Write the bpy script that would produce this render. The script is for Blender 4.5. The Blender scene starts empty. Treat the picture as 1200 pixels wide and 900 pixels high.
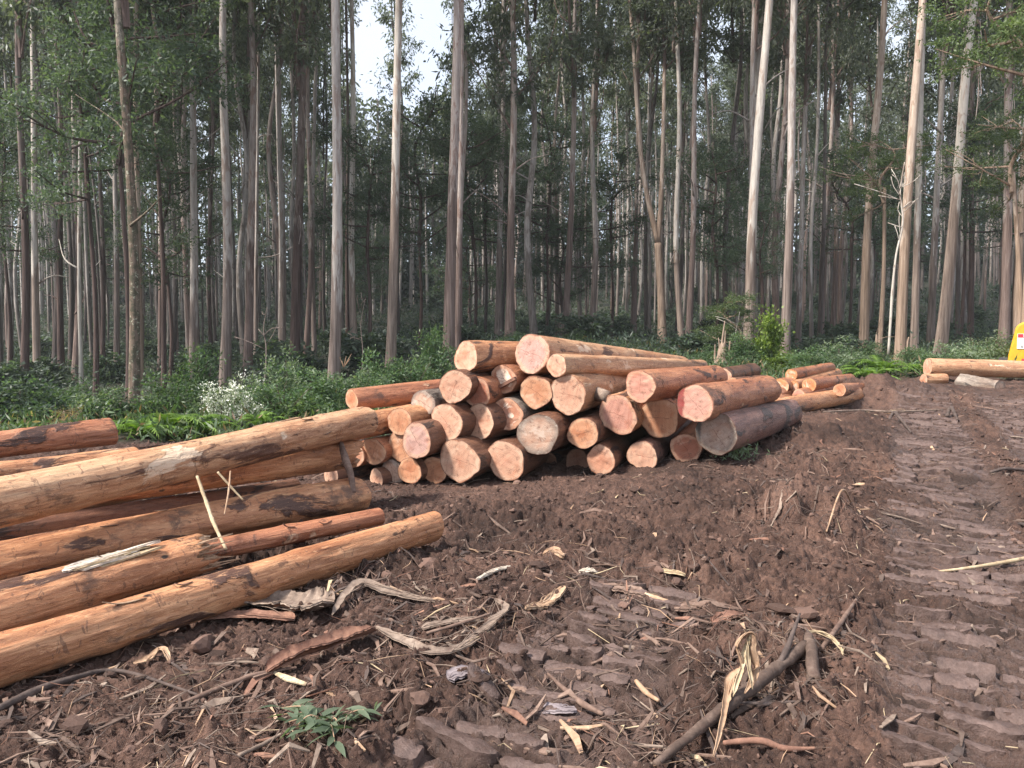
import bpy, math, random
import numpy as np
from mathutils import Vector, Matrix

random.seed(7)
rng = np.random.default_rng(11)
sc = bpy.context.scene
COL = sc.collection
R = math.radians

# ------------------------------------------------------------------ camera
CAM_Z = 1.65
PITCH = R(4.13)
F = 900.0
cam_d = bpy.data.cameras.new("camera")
cam = bpy.data.objects.new("camera", cam_d)
COL.objects.link(cam)
cam.location = (0, 0, CAM_Z)
cam.rotation_euler = (R(90) - PITCH, 0, 0)
cam_d.sensor_width = 36.0
cam_d.lens = 27.0
cam_d.clip_start = 0.05
cam_d.clip_end = 2000
sc.camera = cam


def W(px, py, d):
    """photo pixel (1200x900) and depth -> world point"""
    xc = (px - 600) / F * d
    yc = -(py - 450) / F * d
    return Vector((xc, math.cos(PITCH) * d + math.sin(PITCH) * yc,
                   CAM_Z - math.sin(PITCH) * d + math.cos(PITCH) * yc))


# ------------------------------------------------------------------ noise
def _hash(ix, iy, iz, seed):
    ix = ix.astype(np.int64).astype(np.uint32); iy = iy.astype(np.int64).astype(np.uint32)
    n = ix * np.uint32(374761393) + iy * np.uint32(668265263) + np.uint32((seed * 1274126177 + 974711) & 0xffffffff)
    if iz is not None:
        n = n + iz.astype(np.int64).astype(np.uint32) * np.uint32(2246822519)
    n = (n ^ (n >> np.uint32(13))) * np.uint32(1274126177)
    n = (n ^ (n >> np.uint32(16))) * np.uint32(2654435761)
    n = n ^ (n >> np.uint32(15))
    return n.astype(np.float64) / 4294967295.0


def vn2(x, y, seed=0):
    fx = np.floor(x); fy = np.floor(y)
    u = x - fx; v = y - fy
    u = u * u * u * (u * (u * 6 - 15) + 10); v = v * v * v * (v * (v * 6 - 15) + 10)
    a = _hash(fx, fy, None, seed); b = _hash(fx + 1, fy, None, seed)
    c = _hash(fx, fy + 1, None, seed); d = _hash(fx + 1, fy + 1, None, seed)
    return ((a * (1 - u) + b * u) * (1 - v) + (c * (1 - u) + d * u) * v) * 2 - 1


def fbm2(x, y, seed=0, octv=4, gain=0.5):
    s = np.zeros_like(x); a = 1.0; t = 0
    for i in range(octv):
        s += a * vn2(x, y, seed + i * 17); t += a
        x, y = (0.8 * x - 0.6 * y) * 2.03 + 11.3, (0.6 * x + 0.8 * y) * 2.03 - 7.1
        a *= gain
    return s / t


def vn3(x, y, z, seed=0):
    fx = np.floor(x); fy = np.floor(y); fz = np.floor(z)
    u = x - fx; v = y - fy; w = z - fz
    u = u * u * (3 - 2 * u); v = v * v * (3 - 2 * v); w = w * w * (3 - 2 * w)
    r = 0
    for dz, wz in ((0, 1 - w), (1, w)):
        for dy, wy in ((0, 1 - v), (1, v)):
            for dx, wx in ((0, 1 - u), (1, u)):
                r = r + _hash(fx + dx, fy + dy, fz + dz, seed) * wx * wy * wz
    return r * 2 - 1


def worley(x, y, seed=0):
    fx = np.floor(x); fy = np.floor(y)
    f1 = np.full_like(x, 9.0); f2 = np.full_like(x, 9.0); hid = np.zeros_like(x)
    for dx in (-1, 0, 1):
        for dy in (-1, 0, 1):
            cx = fx + dx; cy = fy + dy
            qx = cx + _hash(cx, cy, None, seed); qy = cy + _hash(cx, cy, None, seed + 5)
            d = np.hypot(qx - x, qy - y)
            m = d < f1
            f2 = np.where(m, f1, np.minimum(f2, d))
            hid = np.where(m, _hash(cx, cy, None, seed + 9), hid)
            f1 = np.where(m, d, f1)
    return f1, f2, hid


def sstep(a, b, x):
    t = np.clip((x - a) / (b - a), 0, 1)
    return t * t * (3 - 2 * t)


# ------------------------------------------------------------------ terrain
CTRL = []
for x in (-6, -3, 0, 3, 6):
    for y in (0.5, 4, 7.5):
        CTRL.append((x, y, 0.0))
for x, y in ((-9, 9), (-6, 11.5), (-3, 11.5), (0, 12), (-40, 0), (40, 0), (-40, -40), (40, -40), (0, -40)):
    CTRL.append((x, y, 0.0))
for px, py, d in ((540, 565, 8.35), (440, 571, 8.3), (640, 559, 8.4), (740, 548, 8.45), (840, 531, 8.5), (930, 489, 12.0), (1000, 474, 15), (1100, 447, 18), (1195, 441, 20),
                  (1054, 430, 27), (1101, 418, 27), (876, 420, 28), (1012, 415, 31), (660, 397, 40), (527, 428, 26),
                  (598, 402, 36), (457, 447, 28), (390, 476, 25), (263, 452, 31), (157, 495, 23), (88, 446, 36),
                  (28, 462, 30), (190, 503, 12.5), (776, 404, 36), (934, 412, 36), (1178, 408, 30),
                  (60, 425, 55), (300, 415, 60), (600, 388, 65), (900, 388, 65), (1150, 385, 65)):
    p = W(px, py, d); CTRL.append((p.x, p.y, p.z))
for x in (-120, -60, 0, 60, 120):
    CTRL.append((x, 120, 7 + x * 0.03)); CTRL.append((x * 2.2, 240, 22 + x * 0.05))
CTRL.append((-60, 50, -1)); CTRL.append((60, 50, 3)); CTRL.append((-30, 25, -1)); CTRL.append((32, 25, 1.0))
CTRL.append((-22, 12, -0.2)); CTRL.append((22, 12, 0.3))
_C = np.array(CTRL)


def _phi(r2):
    return 0.5 * r2 * np.log(r2 + 1e-9)


_n = len(_C)
_K = _phi(((_C[:, None, :2] - _C[None, :, :2]) ** 2).sum(-1)) + np.eye(_n) * 2.0
_P = np.c_[np.ones(_n), _C[:, :2]]
_A = np.block([[_K, _P], [_P.T, np.zeros((3, 3))]])
_S = np.linalg.solve(_A, np.r_[_C[:, 2], 0, 0, 0])


def base_z(x, y):
    x = np.clip(np.asarray(x, float), -260, 260); y = np.clip(np.asarray(y, float), -40, 240)
    s = _S[_n] + _S[_n + 1] * x + _S[_n + 2] * y
    for i in range(_n):
        s = s + _S[i] * _phi((x - _C[i, 0]) ** 2 + (y - _C[i, 1]) ** 2)
    return s


def bz(x, y):
    return float(base_z(np.array([x]), np.array([y]))[0])


EDX = np.array([-60, -14, -7, -4, -2, 0, 3, 6, 9, 12, 16, 60.])
EDY = np.array([9.5, 10.5, 11.0, 11.2, 12.0, 14.0, 16.5, 18.2, 18.8, 19.3, 20.0, 24.])


def mudmask(x, y):
    e = np.interp(x, EDX, EDY) + 0.7 * vn2(x * 0.8, y * 0.8, 3) + 0.3 * vn2(x * 3, y * 3, 4)
    return sstep(-0.5, 0.9, e - y)


TU = np.array([0.45, 0.893]); TV = np.array([0.893, -0.45])


def track_mask(x, y):
    s = x * TU[0] + y * TU[1]; t = (x - 2.75) * TV[0] + (y - 4.5) * TV[1]
    w = 0.1 * vn2(s * 0.7, s * 0, 31)
    def band(c, hw):
        return sstep(hw + 0.12, hw - 0.05, np.abs(t - c + w))
    a = band(0.0, 0.42); b = band(1.35, 0.42); c = band(-1.75, 0.34) * sstep(4.9, 4.0, y) * 0.75
    m = np.maximum(np.maximum(a, b), c)
    m = m * sstep(-0.65, -0.05, vn2(x * 1.1 + 4, y * 1.1, 32) + 0.45)
    return m * sstep(17, 13, y), s, t


MOUNDS = [(2.45, 6.15, 0.42, 0.30, 0.25), (2.0, 6.0, 0.7, 0.4, 0.11), (1.9, 5.2, 0.5, 0.25, 0.08), (2.9, 6.6, 0.4, 0.2, 0.1), (7.4, 15.3, 1.3, 0.7, 0.36), (8.1, 16.4, 1.5, 0.7, 0.25),
          (3.0, 8.3, 0.45, 0.3, 0.08), (3.9, 9.7, 0.7, 0.5, 0.12), (5.1, 11.2, 0.8, 0.6, 0.14),
          (1.5, 3.4, 0.5, 0.4, 0.05), (-0.3, 4.2, 0.6, 0.5, 0.05), (0.9, 5.2, 0.9, 0.5, 0.06),
          (4.6, 8.2, 1.0, 0.5, 0.08), (-0.2, 6.8, 1.2, 0.4, 0.04), (1.6, 7.3, 0.8, 0.4, 0.06), (3.4, 7.4, 0.7, 0.4, 0.07)]


def height(x, y, want_bar=False):
    x = np.asarray(x, float); y = np.asarray(y, float)
    z = base_z(x, y)
    m = mudmask(x, y)
    tm, s, t = track_mask(x, y)
    h = 0.035 * fbm2(x * 0.9, y * 0.9, 1, 3)
    for (mx, my, rx, ry, hh) in MOUNDS:
        q = ((x - mx) / rx) ** 2 + ((y - my) / ry) ** 2
        h = h + hh * np.exp(-q) * (1 + 0.5 * vn2(x * 5, y * 5, 77))
    # churned clods
    wx = x + 0.05 * vn2(x * 9, y * 9, 40); wy = y + 0.05 * vn2(x * 9, y * 9, 41)
    rough = sstep(-0.45, 0.55, fbm2(x * 0.55 + 9, y * 0.8, 60, 2))
    f1, f2, hid = worley(wx * 5.0, wy * 6.5, 50)
    cl = np.clip(1 - f1 * 1.3, 0, 1) ** 0.4 * (hid > 0.45) * hid * 0.075
    g1, g2, hid2 = worley(wx * 13 + 3, wy * 16, 51)
    cl2 = np.clip(1 - g1 * 1.25, 0, 1) ** 0.4 * (hid2 > 0.35) * hid2 * 0.046
    k1, k2, hid3 = worley(x * 31 + 3 + 0.4 * vn2(x * 40, y * 40, 42), y * 36, 52)
    cl3 = np.clip(1 - k1 * 1.2, 0, 1) ** 0.4 * (hid3 > 0.3) * hid3 * 0.022
    rid = (1 - np.abs(fbm2(x * 3.1 + 5, y * 5.0, 61, 4))) ** 4 * 0.055
    fib = np.abs(fbm2(x * 9 + 30 + y * 6, y * 26 - x * 12, 64, 3)) * 0.045
    fine = fbm2(x * 22, y * 26, 62, 3) * 0.024 + fbm2(x * 55, y * 60, 63, 2) * 0.014
    foot = 1 - 0.55 * np.exp(-((y - 8.3) / 0.8) ** 2) * (x < 3)
    chr_ = foot * (cl * (0.25 + rough) + cl2 * (0.5 + 0.7 * rough) + cl3 * (0.6 + 0.6 * rough) + rid * (0.3 + 0.8 * rough) + fib + fine) - 0.05
    # grouser bars pressed by the tracks
    ph = s / 0.135 + 0.22 * vn2(t * 1.3 + 1, s * 0.9, 70) + 0.06 * vn2(x * 6, y * 6, 71)
    fr = ph - np.floor(ph)
    bar = sstep(0.10, 0.17, fr) * sstep(1.0, 0.95, fr) * (1.0 - 0.22 * fr)
    rowi = np.floor(ph)
    rowh = _hash(rowi, np.floor(t * 0.8 + 20), None, 72)
    rowh2 = _hash(rowi, np.floor(t * 1.7 + 50), None, 78)
    c1, c2, chid = worley(t * 2.2 + rowi * 3.7, rowi * 1.37, 75)
    brk = (0.45 + 0.55 * sstep(0.0, 0.05, c2 - c1)) * (1 - 0.35 * sstep(0.30, 0.55, vn2(x * 4.1, y * 7, 79))) * (0.85 + 0.15 * chid)
    tr = -0.060 + bar * brk * (0.028 + 0.020 * rowh) + 0.012 * (rowh2 - 0.5) + 0.5 * fine + 0.25 * cl2 + 0.9 * cl3 + 0.008 * vn2(x * 14, y * 19, 74)
    h = h + chr_ * (1 - 0.88 * tm) + tr * tm
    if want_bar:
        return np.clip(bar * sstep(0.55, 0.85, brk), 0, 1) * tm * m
    forest = 0.10 * fbm2(x * 0.7, y * 0.7, 80, 3)
    return z + h * m + forest * (1 - m)


def hz(x, y):
    return float(height(np.array([x]), np.array([y]))[0])


def G(px, py, lift=0.0):
    """photo pixel -> point on the ground"""
    ds = np.linspace(1.5, 45, 2200)
    P = np.array([W(px, py, 1.0)]) - np.array([[0, 0, CAM_Z]])
    pts = P * ds[:, None] + np.array([[0, 0, CAM_Z]])
    below = pts[:, 2] < base_z(pts[:, 0], pts[:, 1]) + 0.02
    i = int(np.argmax(below)) if below.any() else len(ds) - 1
    p = pts[i]
    qx = p[0] + np.array([-.12, -.06, 0, .06, .12, 0, 0, -.08, .08]); qy = p[1] + np.array([0, 0, 0, 0, 0, -.1, .1, .08, -.08])
    return Vector((p[0], p[1], float(np.sort(height(qx, qy))[3:].mean()) + lift * 0.8))


# ------------------------------------------------------------------ object helpers
def np_mesh(name, V, faces, mats=(), midx=None, smooth=False, attrs=None):
    """faces: list of int arrays (n,k)"""
    me = bpy.data.meshes.new(name)
    V = np.ascontiguousarray(V, dtype=np.float32)
    me.vertices.add(len(V)); me.vertices.foreach_set("co", V.ravel())
    faces = [np.asarray(f, dtype=np.int32) for f in faces if len(f)]
    tot = sum(f.size for f in faces); npoly = sum(len(f) for f in faces)
    me.loops.add(tot); me.polygons.add(npoly)
    me.loops.foreach_set("vertex_index", np.concatenate([f.ravel() for f in faces]))
    cnt = np.concatenate([np.full(len(f), f.shape[1], np.int32) for f in faces])
    st = np.r_[0, np.cumsum(cnt)[:-1]].astype(np.int32)
    me.polygons.foreach_set("loop_start", st)
    if midx is not None:
        me.polygons.foreach_set("material_index", np.asarray(midx, np.int32))
    me.polygons.foreach_set("use_smooth", np.full(npoly, bool(smooth)))
    for m in mats:
        me.materials.append(m)
    for k, a in (attrs or {}).items():
        at = me.attributes.new(k, 'FLOAT', 'POINT')
        at.data.foreach_set("value", np.asarray(a, np.float32))
    me.update(calc_edges=True)
    return me


def link(name, me, parent=None, mw=None):
    o = bpy.data.objects.new(name, me)
    COL.objects.link(o)
    if parent is not None:
        o.parent = parent
    if mw is not None:
        o.matrix_world = mw if parent is None else mw
    return o


def tag(o, label, cat, group=None, kind=None):
    if label: o["label"] = label
    if cat: o["category"] = cat
    if group: o["group"] = group
    if kind: o["kind"] = kind
    return o


def thing(name, label, cat, loc=(0, 0, 0), group=None, mat=None):
    o = bpy.data.objects.new(name, None)
    COL.objects.link(o)
    o.empty_display_size = 0.1
    if mat is not None:
        o.matrix_world = mat
    else:
        o.location = loc
    return tag(o, label, cat, group)


def frames(P):
    P = np.asarray(P, float)
    T = np.gradient(P, axis=0)
    T /= np.linalg.norm(T, axis=1)[:, None] + 1e-9
    up = np.array([0, 0, 1.0]) if abs(T[0, 2]) < 0.8 else np.array([1.0, 0, 0])
    U = np.zeros_like(P); Vv = np.zeros_like(P)
    u = np.cross(T[0], up); u /= np.linalg.norm(u) + 1e-9
    for i in range(len(P)):
        u = u - T[i] * np.dot(u, T[i]); u /= np.linalg.norm(u) + 1e-9
        U[i] = u; Vv[i] = np.cross(u, T[i])
    return T, U, Vv


def resample(P, n):
    P = np.asarray(P, float)
    if len(P) >= 3:   # catmull-rom
        Q = np.vstack([2 * P[0] - P[1], P, 2 * P[-1] - P[-2]])
        out = []
        m = max(2, n // (len(P) - 1))
        for i in range(len(P) - 1):
            p0, p1, p2, p3 = Q[i:i + 4]
            for t in np.linspace(0, 1, m, endpoint=False):
                out.append(0.5 * (2 * p1 + (p2 - p0) * t + (2 * p0 - 5 * p1 + 4 * p2 - p3) * t * t + (3 * p1 - p0 - 3 * p2 + p3) * t ** 3))
        out.append(P[-1])
        return np.array(out)
    t = np.linspace(0, 1, n)[:, None]
    return P[0] * (1 - t) + P[-1] * t


def tube(P, rad, seg=10, amp=0.0, freq=3.0, seed=0, cap=True):
    """returns V, quads, ngon-tris as arrays"""
    P = np.asarray(P, float); n = len(P)
    rad = np.broadcast_to(np.asarray(rad, float), (n,))
    T, U, Vv = frames(P)
    th = np.linspace(0, 2 * np.pi, seg, endpoint=False)
    c = np.cos(th)[None, :, None]; s = np.sin(th)[None, :, None]
    D = U[:, None, :] * c + Vv[:, None, :] * s
    rr = rad[:, None] * np.ones((1, seg))
    if amp:
        B = P[:, None, :] + D * rad[:, None, None]
        rr = rr * (1 + amp * vn3(B[..., 0] * freq, B[..., 1] * freq, B[..., 2] * freq * 0.4, seed))
    V = P[:, None, :] + D * rr[:, :, None]
    V = V.reshape(-1, 3)
    i = np.arange(n - 1)[:, None] * seg; j = np.arange(seg)[None, :]; k = (j + 1) % seg
    Q = np.stack([i + j, i + k, i + seg + k, i + seg + j], -1).reshape(-1, 4)
    Tr = np.zeros((0, 3), int)
    if cap:
        V = np.vstack([V, P[0], P[-1]])
        a = n * seg; b = a + 1
        j = np.arange(seg); k = (j + 1) % seg
        Tr = np.vstack([np.stack([np.full(seg, a), k, j], -1), np.stack([np.full(seg, b), (n - 1) * seg + j, (n - 1) * seg + k], -1)])
    return V, Q, Tr


class MB:
    def __init__(self):
        self.V = []; self.Q = []; self.T = []; self.qm = []; self.tm = []; self.n = 0

    def add(self, V, Q=None, T=None, mi=0):
        if Q is not None and len(Q):
            self.Q.append(np.asarray(Q) + self.n); self.qm.append(np.full(len(Q), mi))
        if T is not None and len(T):
            self.T.append(np.asarray(T) + self.n); self.tm.append(np.full(len(T), mi))
        self.V.append(np.asarray(V, float)); self.n += len(V)

    def tube(self, P, rad, seg=8, mi=0, **k):
        V, Q, T = tube(P, rad, seg, **k); self.add(V, Q, T, mi)

    def box(self, c, s, mi=0):
        c = np.array(c, float); s = np.array(s, float) / 2
        V = np.array([[x, y, z] for x in (-1, 1) for y in (-1, 1) for z in (-1, 1)]) * s + c
        Q = np.array([[0, 1, 3, 2], [4, 6, 7, 5], [0, 4, 5, 1], [2, 3, 7, 6], [0, 2, 6, 4], [1, 5, 7, 3]])
        self.add(V, Q, None, mi)

    def mesh(self, name, mats, smooth=False):
        fs = []; mi = []
        if self.Q: fs.append(np.vstack(self.Q)); mi.append(np.concatenate(self.qm))
        if self.T: fs.append(np.vstack(self.T)); mi.append(np.concatenate(self.tm))
        return np_mesh(name, np.vstack(self.V), fs, mats, np.concatenate(mi), smooth)


def leaf_quads(P, D, L, Wd, rg):
    """diamond leaves: P base, D direction (n,3)"""
    n = len(P)
    D = D / (np.linalg.norm(D, axis=1)[:, None] + 1e-9)
    X = rg.normal(size=(n, 3))
    S = np.cross(D, X); S /= np.linalg.norm(S, axis=1)[:, None] + 1e-9
    L = np.broadcast_to(L, (n,))[:, None]; Wd = np.broadcast_to(Wd, (n,))[:, None]
    mid = P + D * L * 0.42
    V = np.stack([P, mid + S * Wd * 0.5, P + D * L, mid - S * Wd * 0.5], 1).reshape(-1, 3)
    Q = np.arange(n * 4).reshape(n, 4)
    return V, Q


# ------------------------------------------------------------------ material helpers
class NT:
    def __init__(self, name):
        self.m = bpy.data.materials.new(name)
        self.m.use_nodes = True
        self.t = self.m.node_tree
        self.n = self.t.nodes
        self.b = self.n["Principled BSDF"]

    def node(self, typ, props=None, **inp):
        nd = self.n.new(typ)
        for k, v in (props or {}).items():
            setattr(nd, k, v)
        for k, v in inp.items():
            key = int(k[1:]) if k[0] == "i" and k[1:].isdigit() else k
            self.set(nd, key, v)
        return nd

    def set(self, nd, key, v):
        s = nd.inputs[key]
        if hasattr(v, "node") or isinstance(v, bpy.types.NodeSocket):
            self.t.links.new(v, s)
        else:
            s.default_value = v

    def math(self, op, a, b=0.0, c=0.0, clamp=False):
        nd = self.n.new("ShaderNodeMath"); nd.operation = op; nd.use_clamp = clamp
        self.set(nd, 0, a); self.set(nd, 1, b)
        if len(nd.inputs) > 2: self.set(nd, 2, c)
        return nd.outputs[0]

    def vmath(self, op, a, b):
        nd = self.n.new("ShaderNodeVectorMath"); nd.operation = op
        self.set(nd, 0, a); self.set(nd, 1, b)
        return nd.outputs[0]

    def mix(self, f, a, b, mode='MIX'):
        nd = self.n.new("ShaderNodeMix"); nd.data_type = 'RGBA'; nd.blend_type = mode
        self.set(nd, 0, f); self.set(nd, 6, a); self.set(nd, 7, b)
        return nd.outputs[2]

    def noise(self, vec, scale, detail=4, rough=0.55, dist=0.0):
        nd = self.n.new("ShaderNodeTexNoise")
        self.set(nd, "Vector", vec); nd.inputs["Scale"].default_value = scale
        nd.inputs["Detail"].default_value = detail; nd.inputs["Roughness"].default_value = rough
        nd.inputs["Distortion"].default_value = dist
        return nd.outputs[0]

    def ramp(self, fac, stops):
        nd = self.n.new("ShaderNodeValToRGB")
        e = nd.color_ramp.elements
        while len(e) < len(stops): e.new(0.5)
        for i, (p, c) in enumerate(stops):
            e[i].position = p
            e[i].color = (c[0], c[1], c[2], 1) if not isinstance(c, (int, float)) else (c, c, c, 1)
        self.t.links.new(fac, nd.inputs[0])
        return nd.outputs[0]

    def step(self, x, a, b):
        nd = self.n.new("ShaderNodeMapRange"); nd.interpolation_type = 'SMOOTHSTEP'
        self.set(nd, 0, x); nd.inputs[1].default_value = a; nd.inputs[2].default_value = b
        return nd.outputs[0]

    def coord(self, scale=(1, 1, 1), rand=40.0, kind="Object"):
        tc = self.n.new("ShaderNodeTexCoord").outputs[kind]
        mp = self.n.new("ShaderNodeMapping"); mp.inputs["Scale"].default_value = scale
        self.t.links.new(tc, mp.inputs[0])
        v = mp.outputs[0]
        if rand:
            oi = self.n.new("ShaderNodeObjectInfo")
            r = self.math('MULTIPLY', oi.outputs["Random"], rand)
            v = self.vmath('ADD', v, r)
        return v

    def rand(self):
        return self.n.new("ShaderNodeObjectInfo").outputs["Random"]

    def bump(self, h, strength=0.4, dist=0.02):
        nd = self.n.new("ShaderNodeBump"); nd.inputs["Strength"].default_value = strength
        nd.inputs["Distance"].default_value = dist
        self.t.links.new(h, nd.inputs["Height"])
        self.t.links.new(nd.outputs[0], self.b.inputs["Normal"])

    def out(self, color, rough=0.8, spec=0.3):
        self.set(self.b, "Base Color", color)
        self.set(self.b, "Roughness", rough)
        self.b.inputs["Specular IOR Level"].default_value = spec
        return self.m


def c4(c):
    return (c[0], c[1], c[2], 1)


def bark_log(name, dark, mid, light, patch, pale, patch_t=0.56, pale_t=0.64, rough=0.46, spec=0.45):
    t = NT(name)
    v1 = t.coord((1, 1, 0.16)); v2 = t.coord((1, 1, 0.38), 71); v3 = t.coord((1, 1, 0.03), 13); v4 = t.coord((1, 1, 0.5), 29)
    n1 = t.noise(v1, 10, 8, 0.68, 0.4)
    col = t.ramp(n1, [(0.28, dark), (0.47, mid), (0.70, light)])
    big = t.noise(t.coord((1, 1, 0.5), 17), 1.6, 3)
    col = t.mix(t.step(big, 0.35, 0.7), col, t.mix(1.0, col, c4((0.80, 0.68, 0.62)), 'MULTIPLY'))
    n2 = t.noise(v2, 3.2, 7, 0.6, 0.9)
    f2 = t.step(n2, patch_t, patch_t + 0.05)
    col = t.mix(f2, col, t.mix(t.noise(v1, 25, 5), c4(patch), c4([p * 0.45 for p in patch])))
    n3 = t.noise(v4, 3.0, 6, 0.6, 0.6)
    f3 = t.step(n3, pale_t, pale_t + 0.035)
    col = t.mix(f3, col, c4(pale))
    vo = t.node("ShaderNodeTexVoronoi", Vector=t.coord((1, 1, 0.55), 53)); vo.inputs["Scale"].default_value = 6.5
    kn = t.step(vo.outputs["Distance"], 0.12, 0.05)
    kn = t.math('MULTIPLY', kn, t.step(t.noise(v4, 1.3, 2), 0.5, 0.58))
    col = t.mix(kn, col, c4((0.035, 0.02, 0.014)))
    cr = t.noise(v3, 38, 4, 0.7)
    col = t.mix(t.step(cr, 0.64, 0.72), col, t.mix(1.0, col, c4((0.35, 0.28, 0.25)), 'MULTIPLY'))
    col = t.mix(0.35, col, t.mix(1.0, col, t.ramp(t.noise(v3, 90, 3, 0.7), [(0.3, 0.55), (0.7, 1.25)]), 'MULTIPLY'))
    fl = t.noise(t.coord((1, 1, 0.22), 67), 34, 7, 0.75, 1.2)
    col = t.mix(t.math('MULTIPLY', t.step(fl, 0.55, 0.62), 0.7), col, t.mix(1.0, col, c4((0.45, 0.36, 0.33)), 'MULTIPLY'))
    col = t.mix(t.math('MULTIPLY', t.step(fl, 0.45, 0.39), 0.45), col, c4([min(0.8, p * 1.15) for p in light]))
    sc_ = t.step(t.noise(t.coord((1, 1, 1.8), 31), 7, 6, 0.65, 2.0), 0.60, 0.63)
    col = t.mix(t.math('MULTIPLY', sc_, 0.6), col, c4([p * 0.8 for p in patch]))
    mud = t.step(t.noise(t.coord((1, 1, 0.7), 91), 2.4, 8, 0.72), 0.57, 0.68)
    col = t.mix(t.math('MULTIPLY', mud, 0.75), col, c4((0.075, 0.045, 0.034)))
    h = t.math('ADD', t.math('MULTIPLY', n1, 0.8), t.math('MULTIPLY', cr, 0.5))
    h = t.math('ADD', h, t.math('MULTIPLY', fl, 0.6)); h = t.math('ADD', h, t.math('MULTIPLY', f2, 0.6)); h = t.math('SUBTRACT', h, t.math('MULTIPLY', f3, 0.25))
    t.bump(h, 0.9, 0.016)
    return t.out(col, rough, spec)


BARK = {
    "orange": bark_log("bark_orange", (0.22, 0.092, 0.046), (0.47, 0.218, 0.105), (0.66, 0.375, 0.205), (0.13, 0.062, 0.042), (0.64, 0.46, 0.32), 0.57, 0.64),
    "red": bark_log("bark_red", (0.18, 0.070, 0.038), (0.37, 0.152, 0.080), (0.52, 0.245, 0.132), (0.09, 0.045, 0.034), (0.54, 0.34, 0.22), 0.58, 0.67),
    "pale": bark_log("bark_pale", (0.30, 0.145, 0.078), (0.49, 0.27, 0.15), (0.65, 0.42, 0.255), (0.17, 0.08, 0.05), (0.70, 0.52, 0.37), 0.60, 0.62),
    "dark": bark_log("bark_dark", (0.075, 0.034, 0.023), (0.15, 0.072, 0.046), (0.23, 0.115, 0.07), (0.05, 0.032, 0.028), (0.33, 0.20, 0.13), 0.56, 0.70),
    "purple": bark_log("bark_purple", (0.10, 0.05, 0.042), (0.19, 0.10, 0.082), (0.30, 0.17, 0.13), (0.08, 0.058, 0.055), (0.40, 0.31, 0.27), 0.54, 0.67),
    "grey": bark_log("bark_grey", (0.10, 0.082, 0.07), (0.22, 0.18, 0.15), (0.36, 0.30, 0.25), (0.07, 0.05, 0.04), (0.45, 0.36, 0.28), 0.56, 0.68),
}


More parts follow.
